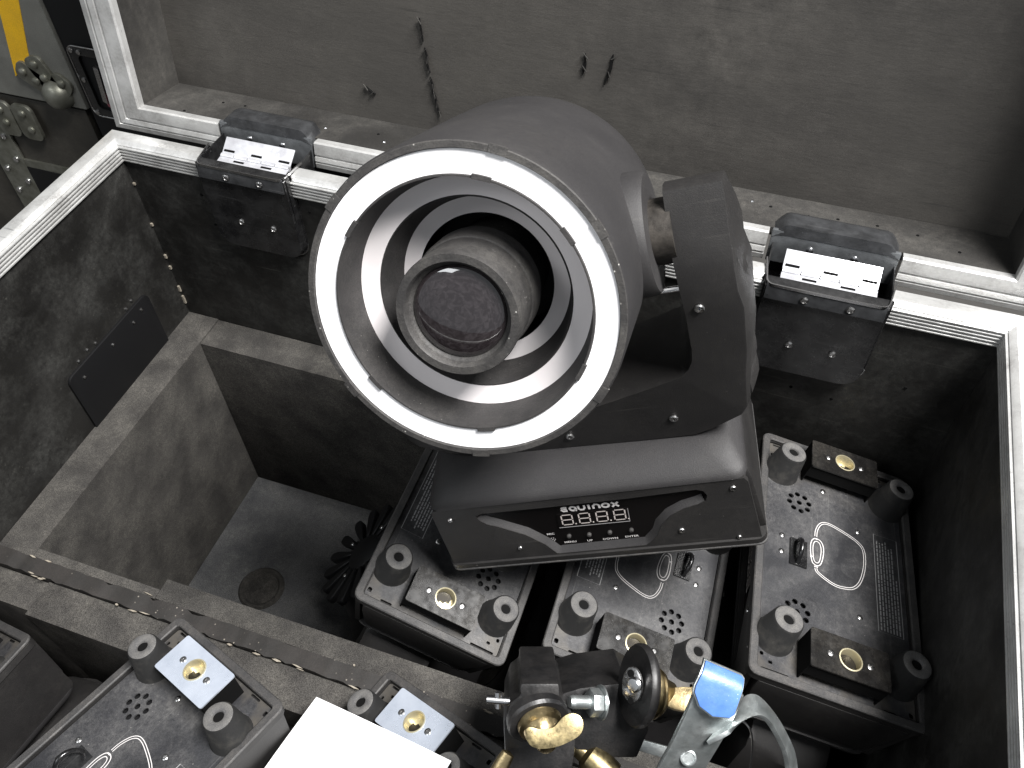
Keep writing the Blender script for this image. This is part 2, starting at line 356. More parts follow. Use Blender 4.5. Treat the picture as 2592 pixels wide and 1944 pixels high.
def text(name, s, size, T, m, parent, spacing=1.0, thick=0.0, sx=1.0):
    cu = bpy.data.curves.new(name, 'FONT'); cu.body = s; cu.size = size; cu.align_x = 'CENTER'; cu.space_character = spacing; cu.offset = thick; cu.resolution_u = 3
    o = bpy.data.objects.new('tmp', cu); COL.objects.link(o)
    dg = bpy.context.evaluated_depsgraph_get(); me = bpy.data.meshes.new_from_object(o.evaluated_get(dg)); COL.objects.unlink(o); bpy.data.objects.remove(o)
    for v in me.vertices: v.co = T @ Vector((v.co.x * sx, v.co.y, v.co.z))
    me.name = name; me.materials.clear(); me.materials.append(M[m])
    o = bpy.data.objects.new(name, me); COL.objects.link(o); o.parent = parent; return o
def screw(bm, p, nrm, r=0.003, h=0.0015):
    """pan-head screw with a cross recess"""
    T = frame(p, nrm)
    lathe(bm, [(r, 0), (r, h * 0.4), (r * 0.8, h * 0.85), (r * 0.45, h), (r * 0.3, h), (r * 0.22, h * 0.3), (0, h * 0.3)], 12, T)
    return bm
def kids(o): return [c for c in bpy.data.objects if c.parent == o]
def copytree(o, parent=None):
    c = o.copy(); COL.objects.link(c)
    if parent is not None: c.parent = parent; c.matrix_parent_inverse = o.matrix_parent_inverse.copy()
    for ch in CH.get(o.name, kids(o)): copytree(ch, c)
    return c
CH = {}

# ================================================================ FLIGHT CASE
case = thing('flight_case', 'open black flight case with aluminium edging, holding the stage lights', 'flight case')
FL = -0.604; DEP = 0.90; T9 = 0.009
LY, LZ, TH, LD = 0.0565, 0.0381, 0.149, 0.0798
HX = ((0.117, 0.236), (0.770, 0.892))
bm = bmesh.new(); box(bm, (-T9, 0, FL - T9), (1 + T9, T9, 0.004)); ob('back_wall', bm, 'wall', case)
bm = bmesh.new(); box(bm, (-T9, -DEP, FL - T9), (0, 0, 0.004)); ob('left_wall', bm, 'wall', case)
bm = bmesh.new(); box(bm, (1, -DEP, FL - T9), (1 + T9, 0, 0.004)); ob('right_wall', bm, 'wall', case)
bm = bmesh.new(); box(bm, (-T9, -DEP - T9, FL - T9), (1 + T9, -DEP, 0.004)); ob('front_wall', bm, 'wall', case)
bm = bmesh.new(); box(bm, (0, -DEP, FL - T9), (1, 0, FL - 0.002)); ob('case_floor', bm, 'foamdark', case)
# foam blocks: ledge along the left and back, divider
bm = bmesh.new(); box(bm, (0.0005, -0.4045, FL), (0.049, -0.0005, -0.262)); bmesh.ops.subdivide_edges(bm, edges=bm.edges, cuts=3); ob('foam_block', bm, 'foam', case, bevel=0)
bm = bmesh.new(); box(bm, (0.0495, -0.0495, FL), (0.62, -0.0005, -0.2635)); ob('foam_block', bm, 'foam', case, bevel=0.001)
bm = bmesh.new(); box(bm, (0.0495, -0.4045, FL), (0.2145, -0.3930, -0.2625)); ob('foam_block', bm, 'foam', case)
bm = bmesh.new(); box(bm, (0.215, -0.404, FL), (0.9995, -0.379, -0.262)); ob('foam_block', bm, 'foam', case, bevel=0.001)
bm = bmesh.new(); box(bm, (0.0495, -0.379, FL - 0.001), (0.35, -0.05, FL + 0.006)); ob('floor_foam', bm, 'foamfloor', case)
bm = bmesh.new()
NX = 120
top = []
for i in range(NX + 1):
    x = i / NX; j = random.uniform(-0.0005, 0.0005); k = random.uniform(-0.0015, 0.001)
    if random.random() < 0.04: j += 0.003
    top.append((x, -0.405 - j, -0.424 + random.uniform(-0.0014, 0.0014), -0.258 + k))
rows = []
for x, ya, yb, z in top:
    rows.append([bm.verts.new(p) for p in ((x, ya, z), (x, yb, z + 0.0006), (x, -0.424, -0.275), (x, -0.424, FL), (x, -0.405, FL), (x, -0.405, -0.275))])
for a, c in zip(rows, rows[1:]):
    for k in range(6): bm.faces.new((a[k], a[(k + 1) % 6], c[(k + 1) % 6], c[k]))
bm.faces.new(rows[0]); bm.faces.new(rows[-1])
ob('divider_board', bm, 'board', case)
bm = bmesh.new()
for i in range(20):
    x = random.uniform(0.02, 0.72); y = random.choice((-0.4045, -0.425)) + random.uniform(-0.0015, 0.0015); l = random.uniform(0.001, 0.007); w = random.uniform(0.0004, 0.0013)
    T = Matrix.Translation((x, y, -0.2574)) @ Matrix.Rotation(random.uniform(-0.12, 0.12), 4, 'Z')
    prism(bm, [(-l, 0), (-l * 0.3, w), (l * 0.6, w * 0.7), (l, 0), (l * 0.2, -w)], -0.001, random.uniform(0, 0.0012), T)
ob('bare_wood_chips', bm, 'chip', case, kind='stuff')
bm = bmesh.new(); box(bm, (0.088, -0.466, FL), (0.9995, -0.4245, -0.263)); ob('foam_block', bm, 'foam', case, bevel=0.001)
bm = bmesh.new(); box(bm, (0.0005, -0.4600, FL), (0.0875, -0.4245, -0.268)); ob('foam_block', bm, 'foam', case, bevel=0.001)
bm = bmesh.new()
lathe(bm, [(0, 0.0005), (0.026, 0.0005), (0.029, 0.0035), (0.033, 0.0035), (0.036, 0)], 40, Matrix.Translation((0.160, -0.232, FL + 0.0058))); ob('foam_imprint', bm, 'foamdark', case)

def rail_piece(prof, base, ex, ez, en, span, side, sx, sz, ext, t0=None, t1=None):
    """mitred length of an extrusion round a rectangle. prof: (outward offset, depth)."""
    (X0, X1), (Z0, Z1) = span
    ends = {'bottom': ((X0, Z0), (X1, Z0)), 'right': ((X1, Z0), (X1, Z1)), 'left': ((X0, Z1), (X0, Z0)), 'top': ((X1, Z1), (X0, Z1))}[side]
    rows = []
    for e, (cx, cz) in enumerate(ends):
        row = []
        for o, d in prof:
            qx = cx + (-o * sx if cx == X0 else o * sx); qz = cz + (-o * sz if cz == Z0 else o * sz)
            if side in ('bottom', 'top'):
                if e == 0 and t0 is not None: qx = t0
                if e == 1 and t1 is not None: qx = t1
            row.append(base + ex * qx + ez * qz + en * d)
        rows.append(row)
    bm = bmesh.new(); loft(bm, rows); return bm
# base rim: rectangle in plan; 'bottom' side of the rectangle is the back wall (ez = -Y)
prof = [(-0.0015, 0.0)]
for i in range(5):
    z = 0.0008 + i * 0.0044; prof += [(-0.0016, z), (-0.0042, z + 0.0008), (-0.0042, z + 0.0022), (-0.0016, z + 0.0030)]
prof += [(-0.0018, 0.0228), (0.0005, 0.0250), (0.004, 0.0268), (0.012, 0.0276), (0.019, 0.0262), (0.0225, 0.0225), (0.0225, -0.02), (0.010, -0.02), (0.010, 0.0)]
ex, ez, en = Vector((1, 0, 0)), Vector((0, -1, 0)), Vector((0, 0, 1))
bs = ((0, 1), (0, DEP)); Z = Vector((0, 0, 0))
for a, c in ((None, HX[0][0]), (HX[0][1], HX[1][0]), (HX[1][1], None)):
    ob('aluminium_rim', rail_piece(prof, Z, ex, ez, en, bs, 'bottom', 1, 1, 0, a, c), 'alu', case, ang=20)
for s in ('left', 'right', 'top'):
    ob('aluminium_rim', rail_piece(prof, Z, ex, ez, en, bs, s, 1, 1, 0), 'alu', case, ang=20)
# lid
U = Vector((0, math.sin(TH), math.cos(TH))); Nn = Vector((0, math.cos(TH), -math.sin(TH))); L0 = Vector((0, LY, LZ)); LT = Matrix((ex, U, -Nn)).transposed().to_4x4(); LT.translation = L0   # lid frame: x, u, -n (towards viewer)
LH = 0.86
bm = bmesh.new()
nx, nu = 50, 40
g = [[bm.verts.new(LT @ Vector((i / nx, LH * j / nu, -LD + 0.0016 * math.sin(i * 0.23 + 0.4) * math.sin(j * 0.31) + 0.0005 * random.random()))) for i in range(nx + 1)] for j in range(nu + 1)]
for j in range(nu):
    for i in range(nx): bm.faces.new((g[j][i], g[j][i + 1], g[j + 1][i + 1], g[j + 1][i]))
r = bmesh.ops.extrude_face_region(bm, geom=list(bm.faces)); bmesh.ops.translate(bm, vec=Nn * 0.009, verts=[e for e in r['geom'] if isinstance(e, bmesh.types.BMVert)])
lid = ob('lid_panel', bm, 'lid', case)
bm = bmesh.new(); box(bm, (-T9, -T9, -LD), (1 + T9, 0, -0.0083), LT); ob('lid_wall', bm, 'lidwall', lid)
bm = bmesh.new(); box(bm, (-T9, 0, -LD), (0, LH, -0.0083), LT); ob('lid_wall', bm, 'lidwall', lid)
bm = bmesh.new(); box(bm, (1, 0, -LD), (1 + T9, LH, -0.0083), LT); ob('lid_wall', bm, 'lidwall', lid)
bm = bmesh.new(); box(bm, (-T9, LH, -LD), (1 + T9, LH + T9, -0.0083), LT); ob('lid_wall', bm, 'lidwall', lid)
lp = [(0, -0.008), (0, 0.0005), (0.0015, 0.003), (0.017, 0.0035), (0.0178, 0.0015), (0.0195, 0.0015), (0.0203, 0.0035), (0.026, 0.0045), (0.0268, 0.0020), (0.0285, 0.0020), (0.0293, 0.0042), (0.036, 0.003), (0.040, -0.002), (0.040, -0.025), (0.011, -0.025), (0.011, -0.008)]
le = (L0, ex, U, -Nn)
for a, c in ((None, HX[0][0] - 0.006), (HX[0][1] + 0.004, HX[1][0] - 0.006), (HX[1][1] + 0.004, None)):
    ob('aluminium_rim', rail_piece(lp, *le, ((0, 1), (0, LH)), 'bottom', 1.18, 0.88, 0, a, c), 'alu', lid, ang=20)
for s in ('left', 'right', 'top'):
    ob('aluminium_rim', rail_piece(lp, *le, ((0, 1), (0, LH)), s, 1.18, 0.88, 0), 'alu', lid, ang=20)
# gouges in the lid ply
def onlid(x, u, h=0.0): return LT @ Vector((x, u, -LD + 0.001 + h))
lidw = lambda p: (LT.inverted() @ Vector(p))
bmg = bmesh.new(); bms = bmesh.new()
def gouge(pts, w):
    P = []
    for x, y, z in pts: q = lidw((x, y, z)); P.append((q.x, q.y))
    P = [(p.x, p.y) for p in smoothpath([Vector((a, c, 0)) for a, c in P], 2)]
    n = len(P); Lf = []; Rt = []
    for i, (a, c) in enumerate(P):
        k = w * math.sin(PI * (i + 0.4) / (n + 0.2)) * random.uniform(0.5, 1.2)
        Lf.append((a - k, c + random.uniform(-0.001, 0.001))); Rt.append((a + k, c))
    prism(bmg, Lf + Rt[::-1], 0.0, 0.0032, Matrix.Translation(LT @ Vector((0, 0, -LD))) @ LT.to_3x3().to_4x4())
    for i in range(2, n - 1, 5):
        a, c = P[i]; T = LT @ Matrix.Translation((a + w * 0.8, c, -LD + 0.003)) @ Matrix.Rotation(random.uniform(-0.9, 0.9), 4, 'Z')
        prism(bms, [(-w * 0.3, -0.004), (w * 0.5, -0.003), (w * 0.3, 0.004), (0, 0.005)], 0, random.uniform(0.0008, 0.002), T)
gouge([(0.344, 0, 0.178), (0.346, 0, 0.165), (0.3475, 0, 0.152)], 0.0005)
gouge([(0.349, 0, 0.146), (0.352, 0, 0.136), (0.3515, 0, 0.126), (0.355, 0, 0.118)], 0.0009)
gouge([(0.3545, 0, 0.113), (0.3585, 0, 0.103), (0.357, 0, 0.097), (0.361, 0, 0.089), (0.362, 0, 0.080), (0.3665, 0, 0.069)], 0.0010)
gouge([(0.535, 0, 0.168), (0.536, 0, 0.155), (0.534, 0, 0.145)], 0.0014)
gouge([(0.565, 0, 0.172), (0.564, 0, 0.155), (0.559, 0, 0.138)], 0.0018)
gouge([(0.27, 0, 0.088), (0.277, 0, 0.083), (0.283, 0, 0.08)], 0.0010)
ob('gouge', bmg, 'hole', lid, smooth=False); ob('splinter', bms, 'lidwall', lid, smooth=False)
# nail holes and rivets in the lid's lower wall and the back wall
bm = bmesh.new()
for x, d in ((0.055, 0.012), (0.085, 0.05), (0.115, 0.052), (0.125, 0.033), (0.165, 0.036), (0.205, 0.034), (0.30, 0.045), (0.76, 0.05), (0.80, 0.045), (0.83, 0.05), (0.87, 0.052), (0.91, 0.048), (0.95, 0.03), (0.70, 0.04)):
    cyl(bm, LT @ Vector((x, -0.001, -d)), LT @ Vector((x, 0.0006, -d)), 0.0022, 0.0016, 8)
for x, z in ((0.785, -0.118), (0.83, -0.124), (0.875, -0.128), (0.94, -0.085), (0.10, -0.03), (0.105, -0.075), (0.27, -0.11), (0.30, -0.06), (0.25, -0.02)):
    cyl(bm, (x, 0.001, z), (x, -0.0007, z), 0.0024, 0.0017, 8)
ob('nail_hole', bm, 'hole', case)
bm = bmesh.new()
for x, d in ((0.235, 0.036), (0.315, 0.03), (0.74, 0.055), (0.66, 0.03)):
    lathe(bm, [(0.0022, 0), (0.0016, 0.001), (0, 0.0013)], 10, frame(LT @ Vector((x, 0, -d)), U))
ob('tack', bm, 'steel', case)
# chips at the back left corner
bm = bmesh.new()
for z, l in ((-0.10, 0.004), (-0.155, 0.006), (-0.175, 0.005), (-0.215, 0.010), (-0.236, 0.014), (-0.035, 0.003)):
    box(bm, (0.0, -0.0025, z - l / 2), (0.003, 0, z + l / 2))
ob('corner_chip', bm, 'chip', case, smooth=False)
# hinges
def hinge(x0, x1):
    dish = bmesh.new()
    out = rrect(x0, -0.090, x1, 0.060, 0.020, 6); out = [(x, min(z, 0.0285)) for x, z in out]
    o2 = []
    for p in out:
        if not o2 or (Vector(p) - Vector(o2[-1])).length > 1e-5: o2.append(p)
    out = o2; cx, cz = (x0 + x1) / 2, -0.035
    inn = [(cx + (x - cx) * 0.965, min(0.0285, cz + (z - cz) * 0.97)) for x, z in out]
    fl = [(cx + (x - cx) * 1.03, min(0.0285, cz + (z - cz) * 1.03)) for x, z in out]
    rows = [[(x, 0.0, z) for x, z in fl], [(x, -0.0015, z) for x, z in fl], [(x, -0.002, z) for x, z in out], [(x, -0.013, z) for x, z in inn]]
    loft(dish, rows, cap=False)
    n = len(inn); f = [dish.verts.new((x, -0.013, z)) for x, z in inn]; dish.faces.new(f)
    d = ob('hinge_dish', dish, 'dish', case, ang=30)
    bm = bmesh.new(); tube(bm, [(x, -0.0018, z) for x, z in fl if z < 0.0284] and [(x, -0.0018, z) for x, z in sorted([q for q in fl if q[0] < cx and q[1] < 0.0284], key=lambda q: -q[1]) + sorted([q for q in fl if q[0] >= cx and q[1] < 0.0284], key=lambda q: q[1])], 0.0008, 6)
    ob('dish_edge', bm, 'steel', d)
    bm = bmesh.new(); xa, xb = x0 + 0.0035, x1 - 0.0035
    loft(bm, [[(xa, -0.0128, 0.0290), (xb, -0.0128, 0.0290), (xb, -0.0120, 0.0290), (xa, -0.0120, 0.0290)], [(xa, -0.0162, 0.0125), (xb, -0.0162, 0.0125), (xb, -0.0120, 0.0100), (xa, -0.0120, 0.0100)]]); ob('lit_dish_band', bm, 'dishup', d, bevel=0.0006)  # band in greyer steel, painting the light along the dish's top
    # folded steel lip along the top edge, open channel behind it
    bm = bmesh.new(); strap(bm, smoothpath([(x0 - 0.002, 0.024, 0.030), (x0 + 0.001, 0.004, 0.030), (x0 + 0.003, -0.013, 0.029), (x0 + 0.015, -0.0135, 0.0285), (x1 - 0.015, -0.0135, 0.0285), (x1 - 0.003, -0.013, 0.029), (x1 - 0.001, 0.004, 0.030), (x1 + 0.002, 0.024, 0.030)], 2), (0, 0, 1), 0.003, 0.0013)
    ob('dish_lip', bm, 'steel', d)
    bm = bmesh.new()
    for a, c in (((x0, -0.010, -0.03), (x0 + 0.0012, 0.055, 0.028)), ((x1 - 0.0012, -0.010, -0.03), (x1, 0.055, 0.028)), ((x0 + 0.0012, -0.011, -0.031), (x1 - 0.0012, 0.055, -0.030)), ((x0, 0.055, -0.031), (x1, 0.056, 0.036))): box(bm, a, c)
    ob('dish_channel', bm, 'dish', d)
    bm = bmesh.new()
    for x in (x0 + 0.042, x0 + 0.086):
        for z, y in ((0.0195, -0.0155), (-0.047, -0.013)): lathe(bm, [(0.0042, 0), (0.0042, 0.001), (0.003, 0.002), (0.0026, 0.002), (0.0022, 0.0008), (0, 0.0008)], 16, frame((x, y, z), (0, -1, 0)))
    ob('rivet', bm, 'screw', d)
    # leaves and knuckles
    bm = bmesh.new(); a, c = x0 + 0.015, x1 - 0.013; w = c - a
    loft(bm, [[(a, -0.0100, 0.0165), (c, -0.0100, 0.0165), (c, -0.0100, 0.0180), (a, -0.0100, 0.0180)], [(a, 0.0180, 0.0200), (c, 0.0180, 0.0200), (c, 0.0180, 0.0215), (a, 0.0180, 0.0215)]]); ob('hinge_leaf', bm, 'bright', d, bevel=0.0004)
    bm = bmesh.new(); loft(bm, [[(a, 0.0215, 0.0210), (c, 0.0215, 0.0210), (c, 0.0215, 0.0225), (a, 0.0215, 0.0225)], [(a, 0.0390, 0.0330), (c, 0.0390, 0.0330), (c, 0.0385, 0.0345), (a, 0.0385, 0.0345)]]); ob('hinge_leaf', bm, 'bright', d, bevel=0.0004)
    for i in range(5):
        k0 = a + w * i / 5 + 0.0006; k1 = a + w * (i + 1) / 5 - 0.0006
        bm = bmesh.new(); cyl(bm, (k0, 0.0200, 0.0205), (k1, 0.0200, 0.0205), 0.0036, n=16); ob('hinge_knuckle', bm, 'bright', d)
    for i in range(5):
        bm = bmesh.new(); m_ = a + w * (i + 0.5) / 5; y_ = 0.0252 if i % 2 == 0 else 0.0130; z_ = 0.0252 if i % 2 == 0 else 0.0207
        box(bm, (m_ - w * 0.075, y_ - 0.0014, z_ - 0.002), (m_ + w * 0.075, y_ + 0.0014, z_ + 0.0006)); ob('hinge_slot', bm, 'hole', d)
    # upper dish pressed up through the lid wall
    up = bmesh.new(); X0, X1 = x0 - 0.006, x1 + 0.004
    prof = rrect(X0, -0.020, X1, 0.0, 0.012, 6)
    o = [(x, 0.014 * (1 if 0 else 1)) for x in (X0, X1)]
    rows = []
    for dd, s, h in ((-0.034, 1.0, 0.0), (-0.028, 0.985, 0.010), (-0.020, 0.97, 0.0125), (0.002, 0.955, 0.0115), (0.0035, 0.952, 0.0)):
        cx = (X0 + X1) / 2; hw = (X1 - X0) / 2 * s
        row = []
        for i in range(33):
            t = i / 32
            xx = cx - hw + 2 * hw * t
            e = min(1, min(t, 1 - t) * 8); row.append(tuple(LT @ Vector((xx, -0.004 + (h + 0.004) * math.sin(e * PI / 2), -0.026 + (dd + 0.026) if dd > -0.01 else dd + 0.012 * (1 - math.sin(e * PI / 2))))))
        rows.append(row)
    R = [[up.verts.new(p) for p in r_] for r_ in rows]
    for r0, r1 in zip(R, R[1:]):
        for i in range(32): up.faces.new((r0[i], r0[i + 1], r1[i + 1], r1[i]))
    u_ = ob('hinge_dish', up, 'dishup', lid, ang=50)
    bm = bmesh.new()
    box(bm, (X0 + 0.003, -0.0330, -0.0020), (X1 - 0.003, 0.004, 0.0030), LT)
    ob('dish_face', bm, 'dishface', u_, bevel=0.001)
    bm = bmesh.new()
    for x in (cx - 0.022, cx + 0.022): lathe(bm, [(0.0038, 0), (0.0034, 0.0012), (0.0018, 0.0022), (0, 0.0024)], 16, frame(LT @ Vector((x, -0.012, 0.003)), -Nn))
    ob('rivet', bm, 'steel', u_)
for h in HX: hinge(*h)
# handle dish on the left wall
bm = bmesh.new()
Tm = Matrix(((0, 0, 1, 0), (1, 0, 0, 0), (0, 1, 0, 0), (0, 0, 0, 1)))
prism(bm, rrect(-0.222, -0.275, -0.058, -0.170, 0.010, 4), 0.0, 0.004, Tm); hd = ob('handle_dish', bm, 'black', case, bevel=0.002)
bm = bmesh.new()
for y, z, x in ((-0.083, -0.163, 0), (-0.096, -0.166, 0), (-0.098, -0.188, 0.004), (-0.078, -0.183, 0.004), (-0.16, -0.166, 0), (-0.175, -0.163, 0), (-0.142, -0.186, 0.004), (-0.2, -0.186, 0.004), (-0.193, -0.165, 0)):
    lathe(bm, [(0.0024, 0), (0.0022, 0.0012), (0.001, 0.002), (0, 0.002)], 10, frame((x, y, z), (1, 0, 0)))
ob('rivet', bm, 'screw', hd)

# ================================================================ MOVING HEAD FIXTURE (one model, upright frame: X width, Y depth, Z up)
GRP = 'moving head stage lights in the flight case'
def build_fixture():
    root = thing('moving_head_light', '', 'stage light', group=GRP)
    A, B = 0.0855, 0.1545
    # base shell
    bm = bmesh.new()
    loops = []
    for z, a, b_, r in ((0.016, 0.0735, 0.150, 0.010), (0.022, 0.0725, 0.150, 0.010), (0.078, 0.0610, 0.1475, 0.010), (0.0858, 0.0600, 0.1455, 0.010), (0.0862, 0.0705, 0.1475, 0.012), (0.0890, 0.0700, 0.1472, 0.013), (0.0920, 0.0680, 0.1460, 0.014), (0.0950, 0.0645, 0.143, 0.016), (0.0995, 0.0570, 0.139, 0.018), (0.1030, 0.049, 0.134, 0.02), (0.1050, 0.040, 0.124, 0.02), (0.1062, 0.028, 0.11, 0.02)):
        loops.append([(x, y, z) for x, y in rrect(-b_, -a, b_, a, r, 5)])
    loft(bm, loops); base = ob('base_shell', bm, 'plast', root, ang=40)
    # side cheeks flare outwards below the cover
    for s in (-1, 1):
        bm = bmesh.new(); rows = []
        for z, w, a in ((0.0105, 0.1545, 0.072), (0.03, 0.153, 0.070), (0.070, 0.1500, 0.060), (0.080, 0.1475, 0.056)):
            rows.append([(s * w, -a, z), (s * w, a, z), (s * 0.140, a, z), (s * 0.140, -a, z)])
        loft(bm, rows); ob('side_cheek', bm, 'plast_shade', base, bevel=0.002)
    # front plate with the shaped opening, back plate without
    ft = Matrix(((1, 0, 0, 0), (0, 0.172, -0.985, -0.0845), (0, 0.985, 0.172, 0.0), (0, 0, 0, 1)))  # x, v up the slope, normal outwards
    outl = [(-0.1495, 0.004), (0.1495, 0.004), (0.1468, 0.082), (0.144, 0.0868), (-0.144, 0.0868), (-0.1468, 0.082)]
    rec = [(0.0452, 0.0130), (0.0500, 0.0165), (0.0590, 0.0262), (0.0640, 0.038), (0.0746, 0.0495), (0.088, 0.0570), (0.101, 0.0605), (0.1085, 0.0640), (0.1106, 0.0705), (0.108, 0.0765), (0.102, 0.0790), (0.0426, 0.0770), (-0.03, 0.0765), (-0.098, 0.0770), (-0.1045, 0.0745), (-0.1035, 0.0690), (-0.097, 0.0620), (-0.088, 0.0575), (-0.0645, 0.0425), (-0.050, 0.0270), (-0.0415, 0.0125), (-0.038, 0.0118)]
    rec = rec[::-1]
    bm = bmesh.new(); prism(bm, outl, -0.0055, 0.0, ft, holes=[rec]); ob('front_plate', bm, 'plast_shade', base, bevel=0.0, smooth=False)
    bk = ft.copy(); rot = Matrix.Rotation(PI, 4, 'Z')
    bm = bmesh.new(); prism(bm, outl, -0.0055, 0.0, rot @ ft); ob('back_plate', bm, 'plast_shade', base, smooth=False)
    lo_ = [(-0.1040, 0.0715), (-0.1030, 0.0680), (-0.097, 0.0620), (-0.088, 0.0570), (-0.0645, 0.0420), (-0.050, 0.0260), (-0.0415, 0.0125), (-0.036, 0.0117), (0.0452, 0.0127), (0.0500, 0.0162), (0.0590, 0.0260), (0.0640, 0.0376), (0.0746, 0.0492), (0.088, 0.0566), (0.101, 0.0602), (0.107, 0.0625)]
    hi_ = offs(lo_, 0.0058); bm = bmesh.new()
    a_ = [bm.verts.new(ft @ Vector((p[0], p[1], -0.0004))) for p in lo_]; b2 = [bm.verts.new(ft @ Vector((p[0], p[1] + 0.0, -0.0054))) for p in hi_]
    for i in range(len(a_) - 1): bm.faces.new((a_[i], a_[i + 1], b2[i + 1], b2[i]))
    r_ = bmesh.ops.extrude_face_region(bm, geom=list(bm.faces)); bmesh.ops.translate(bm, vec=(0, 0.003, -0.002), verts=[e for e in r_['geom'] if isinstance(e, bmesh.types.BMVert)])
    ob('opening_lip', bm, 'plast', base, ang=50)
    bm = bmesh.new(); prism(bm, rrect(-0.112, 0.009, 0.113, 0.081, 0.004), -0.0075, -0.0056, ft); pan = ob('control_panel', bm, 'panel', root, smooth=False)
    # display window
    bm = bmesh.new(); prism(bm, [(-0.0315, 0.0430), (0.0365, 0.0430), (0.0380, 0.0610), (-0.0290, 0.0610)], -0.0055, -0.0042, ft); ob('display_window', bm, 'panel', pan, smooth=False)
    bm = bmesh.new(); ribbon(bm, [(-0.0312, 0.0434), (0.0362, 0.0434)], 0.0009, ft, -0.0042); ribbon(bm, [(0.0362, 0.0434), (0.0377, 0.0605)], 0.0005, ft, -0.0042)
    ob('window_edge', bm, 'printdim', pan, smooth=False)
    bm = bmesh.new()
    for i in range(4):
        x = -0.0215 + i * 0.0166; z = 0.0468; w, h = 0.0102, 0.0130
        def q(a, c): return (x - w / 2 + a * w + c * 0.0012, z + c * h)
        g_ = 0.08
        for (a, c), (d_, e) in (((g_, 0), (1 - g_, 0)), ((g_, .5), (1 - g_, .5)), ((g_, 1), (1 - g_, 1)), ((0, g_ * .7), (0, .5 - g_ * .5)), ((0, .5 + g_ * .5), (0, 1 - g_ * .7)), ((1, g_ * .7), (1, .5 - g_ * .5)), ((1, .5 + g_ * .5), (1, 1 - g_ * .7))):
            ribbon(bm, [q(a, c), q(d_, e)], 0.0012, ft, -0.0041)
        prism(bm, circ(x + w / 2 + 0.0024, z, 0.0007, 8), -0.0042, -0.0039, ft)
    ob('display_digits', bm, 'segm', pan, smooth=False)
    # stylised maker's name, letter strokes
    bm = bmesh.new(); hh = 0.0050; z0 = 0.0634; lw = 0.0021
    def st(x, pts, closed=False): ribbon(bm, [(x + a * 0.0056, z0 + c * hh) for a, c in pts], lw, ft, -0.0055, 0.00015, closed)
    xs = [-0.0235 + i * 0.0083 for i in range(7)]
    st(xs[0], [(1, 0.97), (0.35, 1), (0.08, 0.8), (0.25, 0.55), (0.95, 0.5)]); st(xs[0], [(0.3, 0.52), (0.0, 0.28), (0.3, 0.0), (1, 0.03)])
    st(xs[1], [(0.5 + 0.5 * math.cos(t), 0.5 + 0.5 * math.sin(t)) for t in [k * PI / 6 for k in range(12)]], True); st(xs[1], [(0.6, 0.3), (1.1, -0.1)])
    st(xs[2], [(0, 1.1), (0, 0.35), (0.25, 0), (0.75, 0), (1, 0.35), (1, 1.1)]); st(xs[3] - 0.0014, [(0.5, -0.1), (0.5, 1.1)])
    st(xs[4] - 0.0028, [(0, -0.1), (0, 0.65), (0.25, 0.98), (0.75, 0.98), (1, 0.65), (1, -0.1)])
    st(xs[5] - 0.0024, [(0.5 + 0.58 * math.cos(t), 0.5 + 0.5 * math.sin(t)) for t in [k * PI / 6 for k in range(12)]], True)
    st(xs[6] - 0.0018, [(-0.05, -0.08), (1.05, 1.08)]); st(xs[6] - 0.0018, [(-0.05, 1.08), (1.05, -0.08)])
    ob('maker_name', bm, 'print', pan, smooth=False)
    for s, x, v in (('MIC', -0.0425, 0.0335), ('MENU', -0.0265, 0.0200), ('UP', -0.0075, 0.0195), ('DOWN', 0.0125, 0.0195), ('ENTER', 0.0330, 0.0200)):
        text('button_caption', s, 0.0034, ft @ Matrix.Translation((x, v, -0.0053)), 'print', pan, 1.05, 0.00006, 1.25)
    for x, v in ((-0.0255, 0.0300), (-0.006, 0.0293), (0.0140, 0.0298), (0.0345, 0.0303)):
        bm = bmesh.new(); lathe(bm, [(0.0022, 0), (0.0022, 0.0018), (0.0014, 0.0026), (0, 0.0027)], 12, ft @ Matrix.Translation((x, v, -0.0056))); ob('button', bm, 'bezel', pan)
    bm = bmesh.new()
    for i in range(7): lathe(bm, [(0.0006, 0), (0.0005, 0.0003), (0, 0.0003)], 6, ft @ Matrix.Translation((-0.0425 + 0.0022 * math.cos(i * PI / 3) * (i < 6), 0.0265 + 0.0022 * math.sin(i * PI / 3) * (i < 6), -0.0055)))
    ob('microphone_grille', bm, 'printdim', pan)
    for x, v, r in ((-0.1305, 0.0734, 0.0028), (0.1335, 0.0765, 0.0030), (-0.075, 0.0254, 0.0024), (0.081, 0.0290, 0.0030), (-0.126, 0.008, 0.0022), (0.130, 0.0135, 0.0024)):
        bm = bmesh.new(); screw(bm, ft @ Vector((x, v, 0)), ft.to_3x3() @ Vector((0, 0, 1)), r, 0.0018); ob('screw', bm, 'screw', base)
    # rim round the underside
    bm = bmesh.new()
    o_ = rrect(-B, -A, B, A, 0.009, 4); i_ = rrect(-B + 0.0085, -A + 0.0085, B - 0.0085, A - 0.0085, 0.003, 4)
    prism(bm, o_, 0.0, 0.0035, None, holes=[i_[::-1]]); ob('base_rim', bm, 'rim', root, bevel=0.0010, ang=40, seg=1)
    bm = bmesh.new(); prism(bm, rrect(-B + 0.0006, -A + 0.0006, B - 0.0006, A - 0.0006, 0.009, 4), 0.0037, 0.0105, None, holes=[rrect(-B + 0.0090, -A + 0.0090, B - 0.0090, A - 0.0090, 0.003, 4)[::-1]]); ob('rim_wall', bm, 'plast_shade', root, ang=40)
    # underside frame U: ux = Y, uy = X, uz = -Z
    UT = Matrix(((0, 1, 0, 0), (1, 0, 0, 0), (0, 0, -1, 0), (0, 0, 0, 1)))
    vents = []
